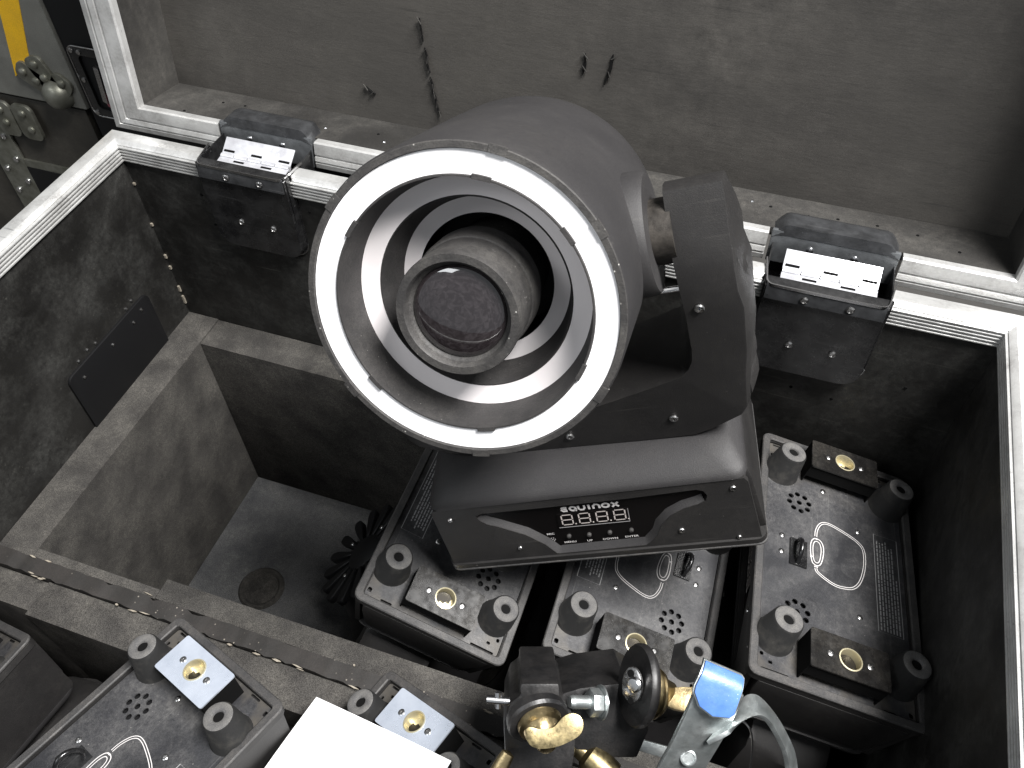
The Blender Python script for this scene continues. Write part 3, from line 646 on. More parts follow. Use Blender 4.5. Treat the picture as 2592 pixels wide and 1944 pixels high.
    for s in (-1, 1):
        for k in range(8): vents.append(circ(-0.0386 + 0.0112 * math.cos(k * PI / 4 + 0.2), s * 0.070 + 0.0112 * math.sin(k * PI / 4 + 0.2), 0.0031, 10))
        vents.append(circ(-0.0386, s * 0.070, 0.0031, 10))
    for s in (-1, 1):
        vents += [rrect(-0.072, s * 0.143 - 0.0012, -0.045, s * 0.143 + 0.0012, 0.001, 1), rrect(0.045, s * 0.143 - 0.0012, 0.058, s * 0.143 + 0.0012, 0.001, 1), rrect(0.070, s * 0.138 - 0.0025, 0.0745, s * 0.138 + 0.0025, 0.001, 1), rrect(-0.0735, s * 0.128 - 0.0020, -0.070, s * 0.128 + 0.002, 0.001, 1), rrect(-0.065, s * 0.1345 - 0.0015, -0.061, s * 0.1345 + 0.0015, 0.0007, 1)]
    bm = bmesh.new(); prism(bm, rrect(-0.0760, -0.1450, 0.0760, 0.1450, 0.003, 3), -0.0075, -0.0060, UT, holes=[v[::-1] for v in vents]); bp = ob('base_plate', bm, 'plate', root, smooth=False)
    bm = bmesh.new(); prism(bm, rrect(-0.070, -0.140, 0.070, 0.140, 0.003, 2), -0.014, -0.012, UT); ob('vent_backing', bm, 'black', bp, smooth=False)
    # printed safety-wire drawing
    loop = [(-0.0198, 0.0307), (-0.0193, 0.04), (-0.0143, 0.0514), (-0.0054, 0.0546), (0.0147, 0.0484), (0.027, 0.0431), (0.0337, 0.0354), (0.0339, 0.0149), (0.029, -0.007), (0.0214, -0.0189), (0.013, -0.0223), (0.0011, -0.0239), (-0.0108, -0.0191), (-0.0189, -0.0141), (-0.0196, -0.0101)]
    lpz = [(p.x, p.y) for p in smoothpath([Vector((a, c, 0)) for a, c in loop], 2)]
    bm = bmesh.new()
    for d in (-0.0011, 0.0011): ribbon(bm, offs(lpz, d), 0.00075, UT, -0.0058)
    cb = [(-0.018, 0.0284), (-0.0131, 0.0261), (-0.0106, 0.0167), (-0.0126, 0.0013), (-0.0156, -0.0062), (-0.0204, -0.007), (-0.0245, -0.0036), (-0.0259, 0.0162), (-0.0242, 0.0243), (-0.0215, 0.0275)]
    cbs = [(p.x, p.y) for p in smoothpath([Vector((a, c, 0)) for a, c in cb], 2, True)]
    ribbon(bm, cbs, 0.0009, UT, -0.0058, closed=True)
    cxm, cym = -0.0185, 0.0108
    ribbon(bm, [(cxm + (a - cxm) * 0.62, cym + (c - cym) * 0.80) for a, c in cbs], 0.0008, UT, -0.0058, closed=True)
    for yy in (0.0275, -0.0085): ribbon(bm, [(-0.0215, yy), (-0.0175, yy)], 0.0012, UT, -0.0057)
    for a, c in ((0.0018, 0.0012), (0.004, -0.0012)): ribbon(bm, [(-0.0262 + 0.0005, a), (-0.0222, a + c)], 0.0008, UT, -0.0057)
    ob('safety_wire_print', bm, 'print', bp, smooth=False)
    bm = bmesh.new(); x0, x1, y0, y1 = 0.0450, 0.0706, -0.0590, 0.0620
    ribbon(bm, [(x0, y0), (x1, y0), (x1, y1), (x0, y1)], 0.0007, UT, -0.0058, closed=True)
    for k in range(7):
        xx = x0 + 0.0032 + k * 0.0032; yy = y0 + 0.002; end = y1 - 0.003 - (0.05 if k == 6 else random.uniform(0, 0.012))
        while yy < end:
            l = random.uniform(0.002, 0.007); ribbon(bm, [(xx, yy), (xx, min(end, yy + l))], 0.0013, UT, -0.0058); yy += l + 0.0011
    ob('warning_text_block', bm, 'label', bp, smooth=False)
    # feet
    for sx in (-1, 1):
        for sy in (-1, 1):
            T = UT @ Matrix.Translation((sx * 0.0613, sy * 0.1067, -0.0060))
            bm = bmesh.new(); lathe(bm, [(0.0205, 0), (0.0195, 0.001), (0.0150, 0.0325), (0.0135, 0.0343)], 28, T); ft_ = ob('rubber_foot', bm, 'rubber', bp, ang=60)
            bm = bmesh.new(); lathe(bm, [(0.0135, 0.0343), (0.0125, 0.0350), (0.0062, 0.0350), (0.0052, 0.0340), (0.0050, 0.0200), (0, 0.0200)], 28, T); ob('foot_face', bm, 'rubtop', ft_) if False else None
            f2 = ob('foot_face', bm, 'rubtop', bp, ang=50)
            bm = bmesh.new(); lathe(bm, [(0.0051, 0.0325), (0, 0.0325)], 16, T); ob('foot_hole_shade', bm, 'hole', bp)  # dark disc that paints the shade inside the foot's hole
    # bracket plates with quarter-turn sockets
    for s in (-1, 1):
        hole = circ(0.0, s * 0.1226, 0.0105, 20)
        bm = bmesh.new(); prism(bm, rrect(-0.0375, s * 0.1218 - 0.0200, 0.0375, s * 0.1218 + 0.0200, 0.002, 2), 0.0212, 0.0228, UT, holes=[hole[::-1]])
        br = ob('bracket_plate', bm, 'bracket', root, smooth=False)
        bm = bmesh.new()
        for x in (-0.0368, 0.0368): box(bm, (x - 0.0007, s * 0.1218 - 0.0185, -0.006), (x + 0.0007, s * 0.1218 + 0.0185, 0.0212), UT)
        box(bm, (-0.0361, s * 0.1218 - 0.0185, 0.004), (0.0361, s * 0.1218 - 0.0175, 0.0200), UT); box(bm, (-0.0361, s * 0.1218 + 0.0175, 0.004), (0.0361, s * 0.1218 + 0.0185, 0.0212), UT)
        ob('shaded_bracket_wall', bm, 'hole', br, smooth=False)  # walls coloured near-black to stand for shade in the open slot
        Ts = UT @ Matrix.Translation((0, s * 0.1226, 0.0))
        bm = bmesh.new(); lathe(bm, [(0.0104, 0.0225), (0.0112, 0.0234), (0.0100, 0.0236), (0.0096, 0.0220), (0.0090, 0.0120), (0, 0.0120)], 28, Ts); ob('socket_cup', bm, 'zincyel', br, ang=40)
        bm = bmesh.new(); cw = [(0.0088 * math.cos(t), 0.0088 * math.sin(t)) for t in [PI + 0.15 + k * (PI - 0.3) / 10 for k in range(11)]] + [(0.0060, 0.0012), (0.0030, -0.0008), (0.0005, 0.0022), (-0.0025, 0.0008), (-0.0055, 0.0030)]
        prism(bm, cw, 0.0121, 0.0150, Ts @ Matrix.Rotation(0.5 if s > 0 else 2.4, 4, 'Z')); ob('socket_cam', bm, 'cupdark', br, smooth=False)
        for q_ in (-1, 1):
            bm = bmesh.new(); screw(bm, UT @ Vector((q_ * 0.0188, s * 0.1226 , 0.0228)), UT.to_3x3() @ Vector((0, 0, 1)), 0.0034, 0.0010); ob('screw', bm, 'screw', br)
    # safety eyelet: a bent loop standing on the plate
    bm = bmesh.new(); tube(bm, smoothpath([UT @ Vector(p) for p in ((-0.040, -0.013, -0.006), (-0.041, -0.010, 0.006), (-0.042, 0, 0.012), (-0.041, 0.011, 0.006), (-0.040, 0.014, -0.006))], 2), 0.0026, 8)
    bx = bmesh.ops; box(bm, (-0.048, -0.016, -0.0059), (-0.030, 0.017, -0.0035), UT); ob('safety_eyelet', bm, 'dish', root, ang=50)
    for x, y in ((0.0275, 0.057), (0.0262, -0.0512), (-0.0565, 0.0174), (-0.0565, -0.0033), (-0.0116, 0.098), (0.04, -0.09)):
        bm = bmesh.new(); screw(bm, UT @ Vector((x, y, -0.006)), UT.to_3x3() @ Vector((0, 0, 1)), 0.0031, 0.0012); ob('screw', bm, 'screw', bp)
    # ---- yoke
    outer = [(0.172, 0.353), (0.169, 0.330), (0.167, 0.305), (0.166, 0.289), (0.166, 0.270), (0.168, 0.252), (0.166, 0.228), (0.164, 0.205), (0.160, 0.179), (0.156, 0.138), (0.151, 0.129), (0.125, 0.114), (0.110, 0.108), (0.06, 0.1065), (0.0, 0.107)]
    innr = [(0.0, 0.152), (0.037, 0.160), (0.075, 0.172), (0.110, 0.184), (0.119, 0.193), (0.123, 0.202), (0.125, 0.215), (0.127, 0.253), (0.1268, 0.280), (0.1265, 0.300), (0.1268, 0.322), (0.1272, 0.355)]
    right = outer + innr[1:] if False else None
    o2 = [(x, z, 1) for x, z in outer]; i2 = [(x, z, 0) for x, z in innr]
    half = o2[:-1]                       # top outer -> bottom centre (excl.)
    ring = [(-x, z, f) for x, z, f in half] # left side, top -> bottom
    poly = half + [(0, 0.107, 0)] + ring[::-1] + [(-x, z, 0) for x, z, f in i2[::-1]][:-1] + [(0, 0.152, 0)] + i2[1:]
    bm = bmesh.new(); rows = []
    for y, push, zs in ((-0.030, 0.0, 0.0), (-0.0295, 0.0012, 0), (-0.022, 0.0045, 0), (-0.005, 0.0070, 0), (0.015, 0.0095, 0), (0.035, 0.0095, 0), (0.048, 0.007, 0), (0.052, 0.002, 0)):
        row = []
        for x, z, f in poly:
            sg = 1 if x > 0 else -1
            if f and z > 0.30: x = sg * min(abs(x), 0.1675)
            fade = 1 - 0.8 * min(1, max(0, (z - 0.275) / 0.06))
            saw = ((z - 0.13) / 0.027) % 1.0 if 0.13 < z < 0.29 else 0.5
            dx = (push * (0.80 + 0.4 * saw) * fade if z > 0.13 else push * 0.7) * f
            if x > 0: z = min(z, 0.345)
            if z > 0.25 and y > -0.02:
                z = min(z, (0.345 if x > 0 else 0.372) - 0.80 * max(0, y + 0.013))
            yy = y + (5.0 * max(0, z - 0.268) ** 2 * (1.0 if y < 0.03 else 0.1))
            if x < -0.1 and f: x += 0.006 + 8.0 * max(0, z - 0.31) ** 2
            row.append((x + sg * dx, yy, z))
        rows.append(row)
    nP = len(poly); V = [[bm.verts.new(p) for p in r_] for r_ in rows]
    for r0, r1 in zip(V, V[1:]):
        for i in range(nP): bm.faces.new((r0[i], r0[(i + 1) % nP], r1[(i + 1) % nP], r1[i]))
    for r_ in (V[0], V[-1]):
        es = [bm.edges.get((r_[i], r_[(i + 1) % nP])) for i in range(nP)]; bmesh.ops.triangle_fill(bm, use_beauty=True, edges=es)
    yoke = ob('yoke', bm, 'plast_shade', root, ang=28)
    # clam-shell ribs down the outside of each arm
    for s in (1,):
        for k in range(5):
            z = 0.155 + k * 0.0265
            bm = bmesh.new(); rows = []
            for j in range(7):
                t = j / 6; y = -0.020 + 0.060 * t; w = 0.0034 * math.sin(PI * min(1, t * 1.1 + 0.12)) + 0.0005
                zc = z + 0.006 * math.sin(PI * t)
                base_x = 0.1575 + (z - 0.13) * 0.05 + 0.0075 * min(1, t * 2 + 0.3)
                rows.append([(s * (base_x - 0.004), y, zc - 0.0125), (s * (base_x + w), y, zc - 0.0105), (s * (base_x + w * 0.9), y, zc), (s * (base_x + w * 0.3), y, zc + 0.0115), (s * (base_x - 0.004), y, zc + 0.013)])
            loft(bm, rows); ob('arm_rib', bm, 'plast_shade', yoke, ang=60)
    bm = bmesh.new(); lathe(bm, [(0.024, 0.100), (0.024, 0.103), (0.024, 0.109), (0.02, 0.110)], 40); ob('pan_bearing', bm, 'black', yoke)
    bm = bmesh.new()
    for s in (-1, 1): cyl(bm, (s * 0.100, 0, 0.311), (s * 0.130, 0, 0.311), 0.024, n=28)
    ob('tilt_shaft', bm, 'shaft', yoke, ang=50)
    bm = bmesh.new(); cyl(bm, (0.112, -0.020, 0.272), (0.128, -0.020, 0.272), 0.0022, n=10); ob('stop_pin', bm, 'steel', yoke)
    for x, z in ((0.138, 0.259), (0.096, 0.134), (0.001, 0.123), (-0.138, 0.259), (-0.096, 0.134)):
        bm = bmesh.new(); screw(bm, (x, -0.0302, z), (0, -1, 0), 0.0040, 0.0022); ob('screw', bm, 'screw', yoke)
    # ---- head, built along +Z of its own frame, pivot at the origin
    R, Lf, Lb = 0.1094, 0.1127, 0.0929
    bm = bmesh.new(); lathe(bm, [(0.102, -Lb - 0.006), (0.1070, -Lb), (0.1085, -Lb + 0.02), (0.1092, -0.015), (0.1094, 0.04), (0.1094, Lf - 0.0045), (0.1084, Lf - 0.001)], 96)
    head = ob('head_shell', bm, 'plast', root, ang=50)
    for s_ in (-1, 1):
        bm = bmesh.new(); lathe(bm, [(0.046, 0.098), (0.045, 0.1115), (0.043, 0.1145), (0, 0.1150)], 36, frame((0, 0, 0), (s_, 0, 0))); ob('pivot_boss', bm, 'plast', head, ang=50)
    bm = bmesh.new(); lathe(bm, [(0.1084, Lf - 0.001), (0.1078, Lf), (0.1040, Lf + 0.0002), (0.1036, Lf - 0.0016), (0.1030, Lf - 0.0018)], 96); ob('front_bezel', bm, 'bezel', head, ang=50)
    bm = bmesh.new(); lathe(bm, [(0.1040, Lf - 0.0017), (0.0880, Lf - 0.0017)], 96); ob('outer_ring', bm, 'white', head)
    bm = bmesh.new(); lathe(bm, [(0.0882, Lf - 0.0018), (0.0878, Lf - 0.0002), (0.0866, Lf - 0.0002), (0.0862, Lf - 0.006), (0.0845, Lf - 0.016), (0.0818, Lf - 0.0284)], 96); ob('inner_wall', bm, 'inner', head, ang=50)
    bm = bmesh.new(); lathe(bm, [(0.0822, Lf - 0.0286), (0.0750, Lf - 0.0300), (0.0684, Lf - 0.0303)], 96); ob('middle_ring', bm, 'alring', head)
    bm = bmesh.new(); lathe(bm, [(0.0685, Lf - 0.0302), (0.0675, Lf - 0.0295), (0.0668, Lf - 0.034), (0.0650, Lf - 0.048), (0.0612, Lf - 0.0580)], 96); ob('inner_wall', bm, 'inner', head, ang=50)
    bm = bmesh.new(); lathe(bm, [(0.0615, Lf - 0.0580), (0.0495, Lf - 0.0590)], 96); ob('small_ring', bm, 'alring', head)
    bm = bmesh.new(); lathe(bm, [(0.0498, Lf - 0.0589), (0.0490, Lf - 0.10), (0, Lf - 0.10)], 64); ob('inner_well', bm, 'black', head)
    # lens barrel
    bm = bmesh.new(); lathe(bm, [(0.0370, Lf - 0.099), (0.0375, Lf - 0.050), (0.0425, Lf - 0.049), (0.0430, Lf - 0.046), (0.0430, Lf - 0.028), (0.0422, Lf - 0.0265), (0.0412, Lf - 0.0262), (0.0408, Lf - 0.012), (0.0416, Lf - 0.010), (0.0420, Lf + 0.0075), (0.0412, Lf + 0.0100), (0.0362, Lf + 0.0100), (0.0354, Lf + 0.0090), (0.0344, Lf + 0.0045), (0.0322, Lf + 0.0030), (0.0318, Lf + 0.0018)], 72)
    ob('lens_barrel', bm, 'bezel', head, ang=40)
    bm = bmesh.new(); lathe(bm, [(0.0322, Lf + 0.0020)] + [(0.0319 * math.cos(t), Lf + 0.0020 + 0.0060 * math.sin(t)) for t in [k * PI / 2 / 10 for k in range(11)]], 64); ob('lens', bm, 'glass', head)
    # tabs that clip the white ring into the bezel
    for a in (20, 62, 128, 205, 262, 318):
        a = math.radians(a); bm = bmesh.new(); lathe(bm, [(0.1088, Lf - 0.006), (0.1092, Lf + 0.0003), (0.1040, Lf + 0.0009), (0.1042, Lf - 0.004), (0.1088, Lf - 0.006)], 6, None, a - 0.055, a + 0.055); ob('bezel_tab', bm, 'bezel', head)
        bm = bmesh.new(); a += 0.07; lathe(bm, [(0.0893, Lf - 0.004), (0.0893, Lf + 0.0006), (0.0862, Lf + 0.0006), (0.0860, Lf - 0.008), (0.0893, Lf - 0.004)], 6, None, a - 0.07, a + 0.07); ob('ring_tab', bm, 'inner', head)
    # rear cap with radial fins
    bm = bmesh.new(); lathe(bm, [(0.100, -Lb - 0.006), (0.088, -Lb - 0.008), (0.080, -Lb - 0.0075), (0.078, -Lb - 0.004), (0, -Lb - 0.004)], 64); cap = ob('rear_cap', bm, 'foamdark', head, ang=40)
    for k in range(16):
        bm = bmesh.new(); T = Matrix.Rotation(k * PI / 8, 4, 'Z')
        prism(bm, [(0.026, -0.0025), (0.050, -0.0060), (0.070, -0.0075), (0.077, -0.0055), (0.079, 0), (0.077, 0.0055), (0.070, 0.0075), (0.050, 0.0060), (0.026, 0.0025)], -Lb - 0.013, -Lb - 0.003, T); ob('fin', bm, 'black', head, bevel=0.0012, seg=1)
    bm = bmesh.new(); lathe(bm, [(0, -Lb - 0.016), (0.022, -Lb - 0.016), (0.028, -Lb - 0.012), (0.028, -Lb - 0.003)], 32); ob('fin_hub', bm, 'black', head)
    bm = bmesh.new()
    for k in range(4): screw(bm, Vector((0.040 * math.cos(k * PI / 2 + .4), 0.040 * math.sin(k * PI / 2 + .4), -Lb - 0.013)), (0, 0, -1), 0.003, 0.0015)
    ob('screw', bm, 'screw', head)
    return root, yoke, head
root, yoke, head = build_fixture()
PIV = Matrix.Translation((0, 0, 0.3108))
def set_pose(rt, mw, phi, pan):
    rt.matrix_world = mw
    for c in kids(rt):
        if c.name.startswith('yoke'): c.matrix_basis = Matrix.Rotation(pan, 4, 'Z')
        if c.name.startswith('head_shell'): c.matrix_basis = Matrix.Rotation(pan, 4, 'Z') @ PIV @ Matrix.Rotation(phi, 4, 'X')
def m4(rows, t):
    m = Matrix(rows).to_4x4(); m.translation = Vector(t); return m
MAINB = m4(((0.92391492, -0.23871147, -0.29899508), (0.23048984, 0.97103172, -0.06302245), (0.30537788, -0.01068795, 0.95217126)), (0.66623101, -0.19405286, -0.11998563))
MAINB = MAINB.to_3x3().normalized().to_4x4(); MAINB.translation = Vector((0.66623101, -0.19405286, -0.11998563))
# underside frames measured: columns ux, uy, uz
UF = {
 3: (((0.97791178, -0.07313566, 0.19580532), (0.04768387, 0.99014435, 0.13168303), (-0.20350625, -0.11943763, 0.97176121)), (0.9104, -0.1733, -0.1795)),
 2: (((-0.96880272, 0.02413064, 0.24665563), (-0.01928802, -0.99957122, 0.02203073), (0.24708148, 0.01658593, 0.96885275)), (0.7275, -0.1920, -0.2223)),
 1: (((-0.93125287, -0.00174091, 0.36436940), (-0.00439494, -0.99986218, -0.01600979), (0.36434705, -0.01651054, 0.93111687)), (0.5333, -0.2087, -0.2095)),
 4: (((0.93318533, 0.32836342, -0.14609107), (-0.31725273, 0.94362686, 0.09444073), (0.16886634, -0.04178291, 0.98475294)), (0.3144, -0.6021, -0.1832)),
 5: (((0.88523524, 0.32924637, -0.32856568), (-0.31977282, 0.94374921, 0.08415922), (0.33779272, 0.03056566, 0.94072409)), (0.5244, -0.5700, -0.2269)),
}
def upmat(k):
    rows, t = UF[k]; m = Matrix(rows); ux, uy, uz = m.col[0], m.col[1], m.col[2]
    q = Matrix((uy, ux, -uz)).transposed().normalized().to_4x4(); q.translation = Vector(t); return q
allk = list(bpy.data.objects)
for o in allk: CH[o.name] = [c for c in allk if c.parent == o]
LAB = {
 1: 'upside down moving head light under the left end of the upright one, beside black fins',
 2: 'upside down moving head light in the middle of the rear row, wire drawing half covered',
 3: 'upside down moving head light at the right wall, whole wire drawing in view',
 4: 'upside down moving head light at lower left, bright silver bracket plate fully in view',
 5: 'upside down moving head light partly covered by the blank white card',
 6: 'moving head light at the left edge of the photo, only its base corner in view',
}
fx = {}
for k in (1, 2, 3, 4, 5):
    c = copytree(root); c['label'] = LAB[k]; fx[k] = c; set_pose(c, upmat(k), 1.40, 0.0)
for ch in bpy.data.objects:
    if ch.parent == fx[1] and ch.name.startswith('head_shell'):
        bm = bmesh.new(); lathe(bm, [(0.060, -0.0915), (0.064, -0.085), (0.085, -0.050), (0.1062, -0.02), (0.1094, 0.04), (0.1094, 0.108)], 64)
        for f in bm.faces: f.smooth = True
        me = bpy.data.meshes.new('head_shell'); bm.to_mesh(me); bm.free(); me.materials.append(M['plast']); ch.data = me
        for g in bpy.data.objects:
            if g.parent == ch and g.name.startswith('rear_cap'):
                bm = bmesh.new(); lathe(bm, [(0.060, -0.0915), (0.055, -0.096), (0, -0.0965)], 48); me = bpy.data.meshes.new('rear_cap'); bm.to_mesh(me); bm.free(); me.materials.append(M['fingrey']); g.data = me
set_pose(fx[1], upmat(1), 1.08, 0.0)
c = copytree(root); c['label'] = LAB[6]; fx[6] = c
m6 = Matrix.Rotation(-0.155, 4, 'Z') @ Matrix.Rotation(-0.42, 4, 'Y') @ Matrix((Vector((0, 1, 0)), Vector((1, 0, 0)), Vector((0, 0, -1)))).transposed().to_4x4()
m6.translation = Vector((0.158, -0.498, -0.200)) - m6.to_3x3() @ Vector((0.1545, 0.0855, 0)); set_pose(c, m6, 1.45, 0)
root['label'] = 'upright moving head light with big white ringed lens and four digit display'
set_pose(root, MAINB, 1.1437, -0.04)
# the two clean silver bracket plates
for k, mt in ((4, 'zinc'), (5, 'zinc')):
    for ch in kids(fx[k]):
        if ch.name.startswith('bracket_plate'):
            ch.data = ch.data.copy(); ch.data.materials[0] = M[mt]; ch['label'] = 'clean silver bracket plate'

# ================================================================ CLAMPS, CARD AND LOOSE HARDWARE
X_, Y_, Z_ = CRW.col[0].copy(), CRW.col[1].copy(), CRW.col[2].copy()   # photo right / up / towards viewer, for orienting small hardware
def wing_nut(parent, p, ax, r, ang, wl=0.019):
    T = frame(p, ax) @ Matrix.Rotation(ang, 4, 'Z')
    bm = bmesh.new(); lathe(bm, [(0, 0), (r, 0), (r * 1.03, r * 0.10), (r * 1.0, r * 0.22), (r * 0.86, r * 0.30), (r * 0.84, r * 0.5), (r * 0.90, r * 0.55), (r * 0.88, r * 0.75), (r * 0.72, r * 0.85), (r * 0.66, r * 1.15), (r * 0.52, r * 1.3), (0, r * 1.32)], 32, T)
    cup = ob('brass_collar', bm, 'brass', parent, ang=35)
    bm = bmesh.new(); lathe(bm, [(r * 0.44, r * 1.2), (r * 0.40, r * 1.6), (r * 0.30, r * 1.75), (0, r * 1.8)], 24, T); ob('nut_hub', bm, 'brass', cup)
    return cup
D1 = 0.66
pA = at(1370, 1860, D1)
cl = thing('clamp', 'black steel clamp with a broad brass wing nut facing the viewer', 'clamp', Matrix.Translation(pA), 'black clamps with brass wing nuts')
I = Matrix.Translation(-pA)
def W(bm): bmesh.ops.transform(bm, matrix=I, verts=bm.verts); return bm
def P(u, v, d=D1): return at(u, v, d)
S1 = D1 / FPX
bm = bmesh.new()   # rounded housing
axA = (Z_ * 0.80 + X_ * 0.24 - Y_ * 0.50).normalized()
T = Matrix((X_, Y_, Z_)).transposed().to_4x4(); T.translation = P(1360, 1870, D1 + 0.02)
prism(bm, [(a * S1, c * S1) for a, c in ((-85, -120), (-85, -10), (-88, 60), (-70, 110), (-45, 128), (-45, 158), (55, 158), (58, 120), (85, 95), (100, 40), (95, -20), (80, -120))], -0.085, 0.012, T)
cb_ = ob('clamp_body', W(bm), 'clampblk', cl, bevel=0.003)
bm = bmesh.new(); lathe(bm, [(0, -0.002), (0.0235, -0.002), (0.0240, 0.004), (0.0225, 0.0065), (0.0205, 0.007), (0, 0.007)], 36, frame(P(1358, 1812, D1 - 0.010), axA)); ob('collar_seat', W(bm), 'clampblk', cl)
wn = wing_nut(cl, Vector((0, 0, 0)), axA, 0.0190, 0, 0)
for o in [wn] + kids(wn): pass
wn.matrix_basis = Matrix.Translation(P(1356, 1800, D1 - 0.010) - pA)
# rotate wings so that they lie across the photo
W3 = [(205, 1310), (215, 1360), (250, 1400), (320, 1412), (420, 1398), (500, 1365), (565, 1330), (592, 1280), (585, 1225), (550, 1195), (500, 1192), (455, 1215), (425, 1250), (390, 1285), (300, 1292), (245, 1275), (215, 1283)]
pw = P(1398, 1852, D1 - 0.038); kw = (D1 - 0.038) / FPX
bm = bmesh.new(); prism(bm, [(p.x, p.y) for p in smoothpath([Vector(((1250 + a * .3843 - 1398) * kw, -(1350 + c * .3843 - 1852) * kw, 0)) for a, c in W3], 2, True)], -0.0020, 0.0020, frame(pw, (Z_ * 0.95 + Y_ * 0.3).normalized(), X_)); ob('wing', W(bm), 'brassdull', cl, bevel=0.0012)
bm = bmesh.new(); cyl(bm, P(1232, 1770), P(1290, 1775), 0.0035, n=12); cyl(bm, P(1262, 1752), P(1262, 1792), 0.0028, n=10); ob('set_screw', W(bm), 'steel', cl)
# second clamp
pB = at(1600, 1780, D1 + 0.02)
c2 = thing('clamp', 'black clamp turned sideways, round plate with silver quick lock and brass cone behind it', 'clamp', Matrix.Translation(pB), 'black clamps with brass wing nuts')
I = Matrix.Translation(-pB)
axB = (X_ * 0.90 - Y_ * 0.16 - Z_ * 0.34).normalized()
bm = bmesh.new(); T = Matrix((X_, Y_, Z_)).transposed().to_4x4(); T.translation = P(1520, 1790, D1 + 0.045)
prism(bm, [(a * S1, c * S1) for a, c in ((-110, -60), (-110, 60), (-60, 75), (60, 90), (110, 60), (120, -40), (90, -110), (-40, -110))], -0.070, 0.02, T); ob('clamp_arm', W(bm), 'clampblk', c2, bevel=0.003)
T = frame(P(1622, 1735, D1 + 0.005), axB, Y_)
bm = bmesh.new(); lathe(bm, [(0, -0.0055), (0.0275, -0.0055), (0.0290, -0.003), (0.0290, 0.0), (0.0275, 0.002), (0, 0.002)], 40, T @ Matrix.Diagonal((1.10, 0.95, 1, 1))); dk = ob('clamp_disc', W(bm), 'clampblk', c2, ang=40)
bm = bmesh.new()
T2 = frame(P(1602, 1733, D1 - 0.004), (-axB * 0.75 + Z_ * 0.5).normalized(), Y_)
lathe(bm, [(0, 0), (0.011, 0), (0.0105, 0.0015), (0.009, 0.002), (0, 0.0022)], 24, T2 @ Matrix.Diagonal((1.25, 0.85, 1, 1))); ob('quick_lock_plate', W(bm), 'screw', c2)
bm = bmesh.new(); lathe(bm, [(0.006, 0.0015), (0.0060, 0.005), (0.0045, 0.0065), (0, 0.007)], 20, T2 @ Matrix.Translation((0.0015, -0.0035, 0)) @ Matrix.Rotation(0.1, 4, 'X')); lathe(bm, [(0.0038, 0.001), (0.0034, 0.004), (0, 0.0045)], 14, T2 @ Matrix.Translation((-0.006, 0.003, 0))); ob('quick_lock_pin', W(bm), 'steel', c2)
bm = bmesh.new(); lathe(bm, [(0.0030, 0.0015), (0.0030, 0.0028), (0, 0.0028)], 14, T2 @ Matrix.Translation((0.0085, 0.001, 0))); lathe(bm, [(0.0026, 0.0015), (0.0026, 0.0028), (0, 0.0028)], 14, T2 @ Matrix.Translation((-0.0115, -0.0005, 0))); ob('lock_hole', W(bm), 'hole', c2)
T3 = frame(P(1636, 1752, D1 + 0.004), axB, Y_)
bm = bmesh.new(); lathe(bm, [(0.0215, 0.0), (0.0225, 0.003), (0.0215, 0.006), (0.0190, 0.007), (0.0185, 0.0085), (0.0195, 0.0098), (0.0175, 0.0125), (0.0125, 0.0155), (0.0085, 0.024), (0, 0.0245)], 36, T3 @ Matrix.Diagonal((0.95, 0.8, 1, 1))); bc = ob('brass_collar', W(bm), 'brass', c2, ang=35)
bm = bmesh.new(); prism(bm, [(p.x, p.y) for p in smoothpath([Vector(q) for q in ((0.004, -0.006, 0), (0.030, -0.009, 0), (0.044, -0.003, 0), (0.046, 0.006, 0), (0.030, 0.012, 0), (0.006, 0.008, 0))], 2, True)], -0.0022, 0.0022, frame(P(1660, 1768, D1 + 0.004), (Z_ + Y_ * 0.7).normalized(), (X_ - Y_ * 0.12))); ob('wing', W(bm), 'brass', c2, bevel=0.001)
# silver bolt with its nut, on the second clamp
T4 = frame(P(1500, 1778, D1 + 0.012), (-X_ + Y_ * 0.15 + Z_ * 0.35).normalized())
bm = bmesh.new(); lathe(bm, [(0, -0.012), (0.0055, -0.012)] + [(0.0055 - 0.0005 * (i % 2), -0.012 + i * 0.0012) for i in range(26)] + [(0.0045, 0.020), (0, 0.0203)], 20, T4); ob('bolt', W(bm), 'galv', c2, ang=60)
bm = bmesh.new(); prism(bm, circ(0, 0, 0.0112, 6), -0.006, 0.003, T4); ob('hex_nut', W(bm), 'galv', c2, bevel=0.0012)
bm = bmesh.new(); lathe(bm, [(0.0055, -0.0075), (0.0135, -0.0075), (0.0135, -0.0062), (0.0055, -0.0062)], 28, T4); ob('washer', W(bm), 'galv', c2)
# flat steel strip and brass stub below the pair
p_ = at(1600, 1880, D1 + 0.06)
bm = bmesh.new(); strap(bm, [at(1480, 1850, D1 + .07) - p_, at(1560, 1868, D1 + .07) - p_, at(1690, 1905, D1 + .07) - p_, at(1780, 1930, D1 + .08) - p_], Y_, 0.010, 0.003)
o = ob('steel_strip', bm, 'galv', None, bevel=0.0006); o.location = p_; tag(o, 'narrow dull steel strip lying under the brass and black clamps', 'metal strip')
p_ = at(1490, 1915, D1 + 0.03)
bm = bmesh.new(); T = frame((0, 0, 0), (X_ * 0.8 - Y_ * 0.6 + Z_ * 0.3).normalized()); lathe(bm, [(0, -0.022), (0.006, -0.022), (0.0075, -0.015), (0.008, -0.004), (0.0125, 0.0), (0.0135, 0.010), (0.012, 0.024), (0, 0.025)], 24, T)
o = ob('brass_fitting', bm, 'brassdull', None, ang=35); o.location = p_; tag(o, 'dull brass knob pointing down right just below the winged nut', 'brass fitting')
p_ = at(1270, 1935, D1 + 0.0)
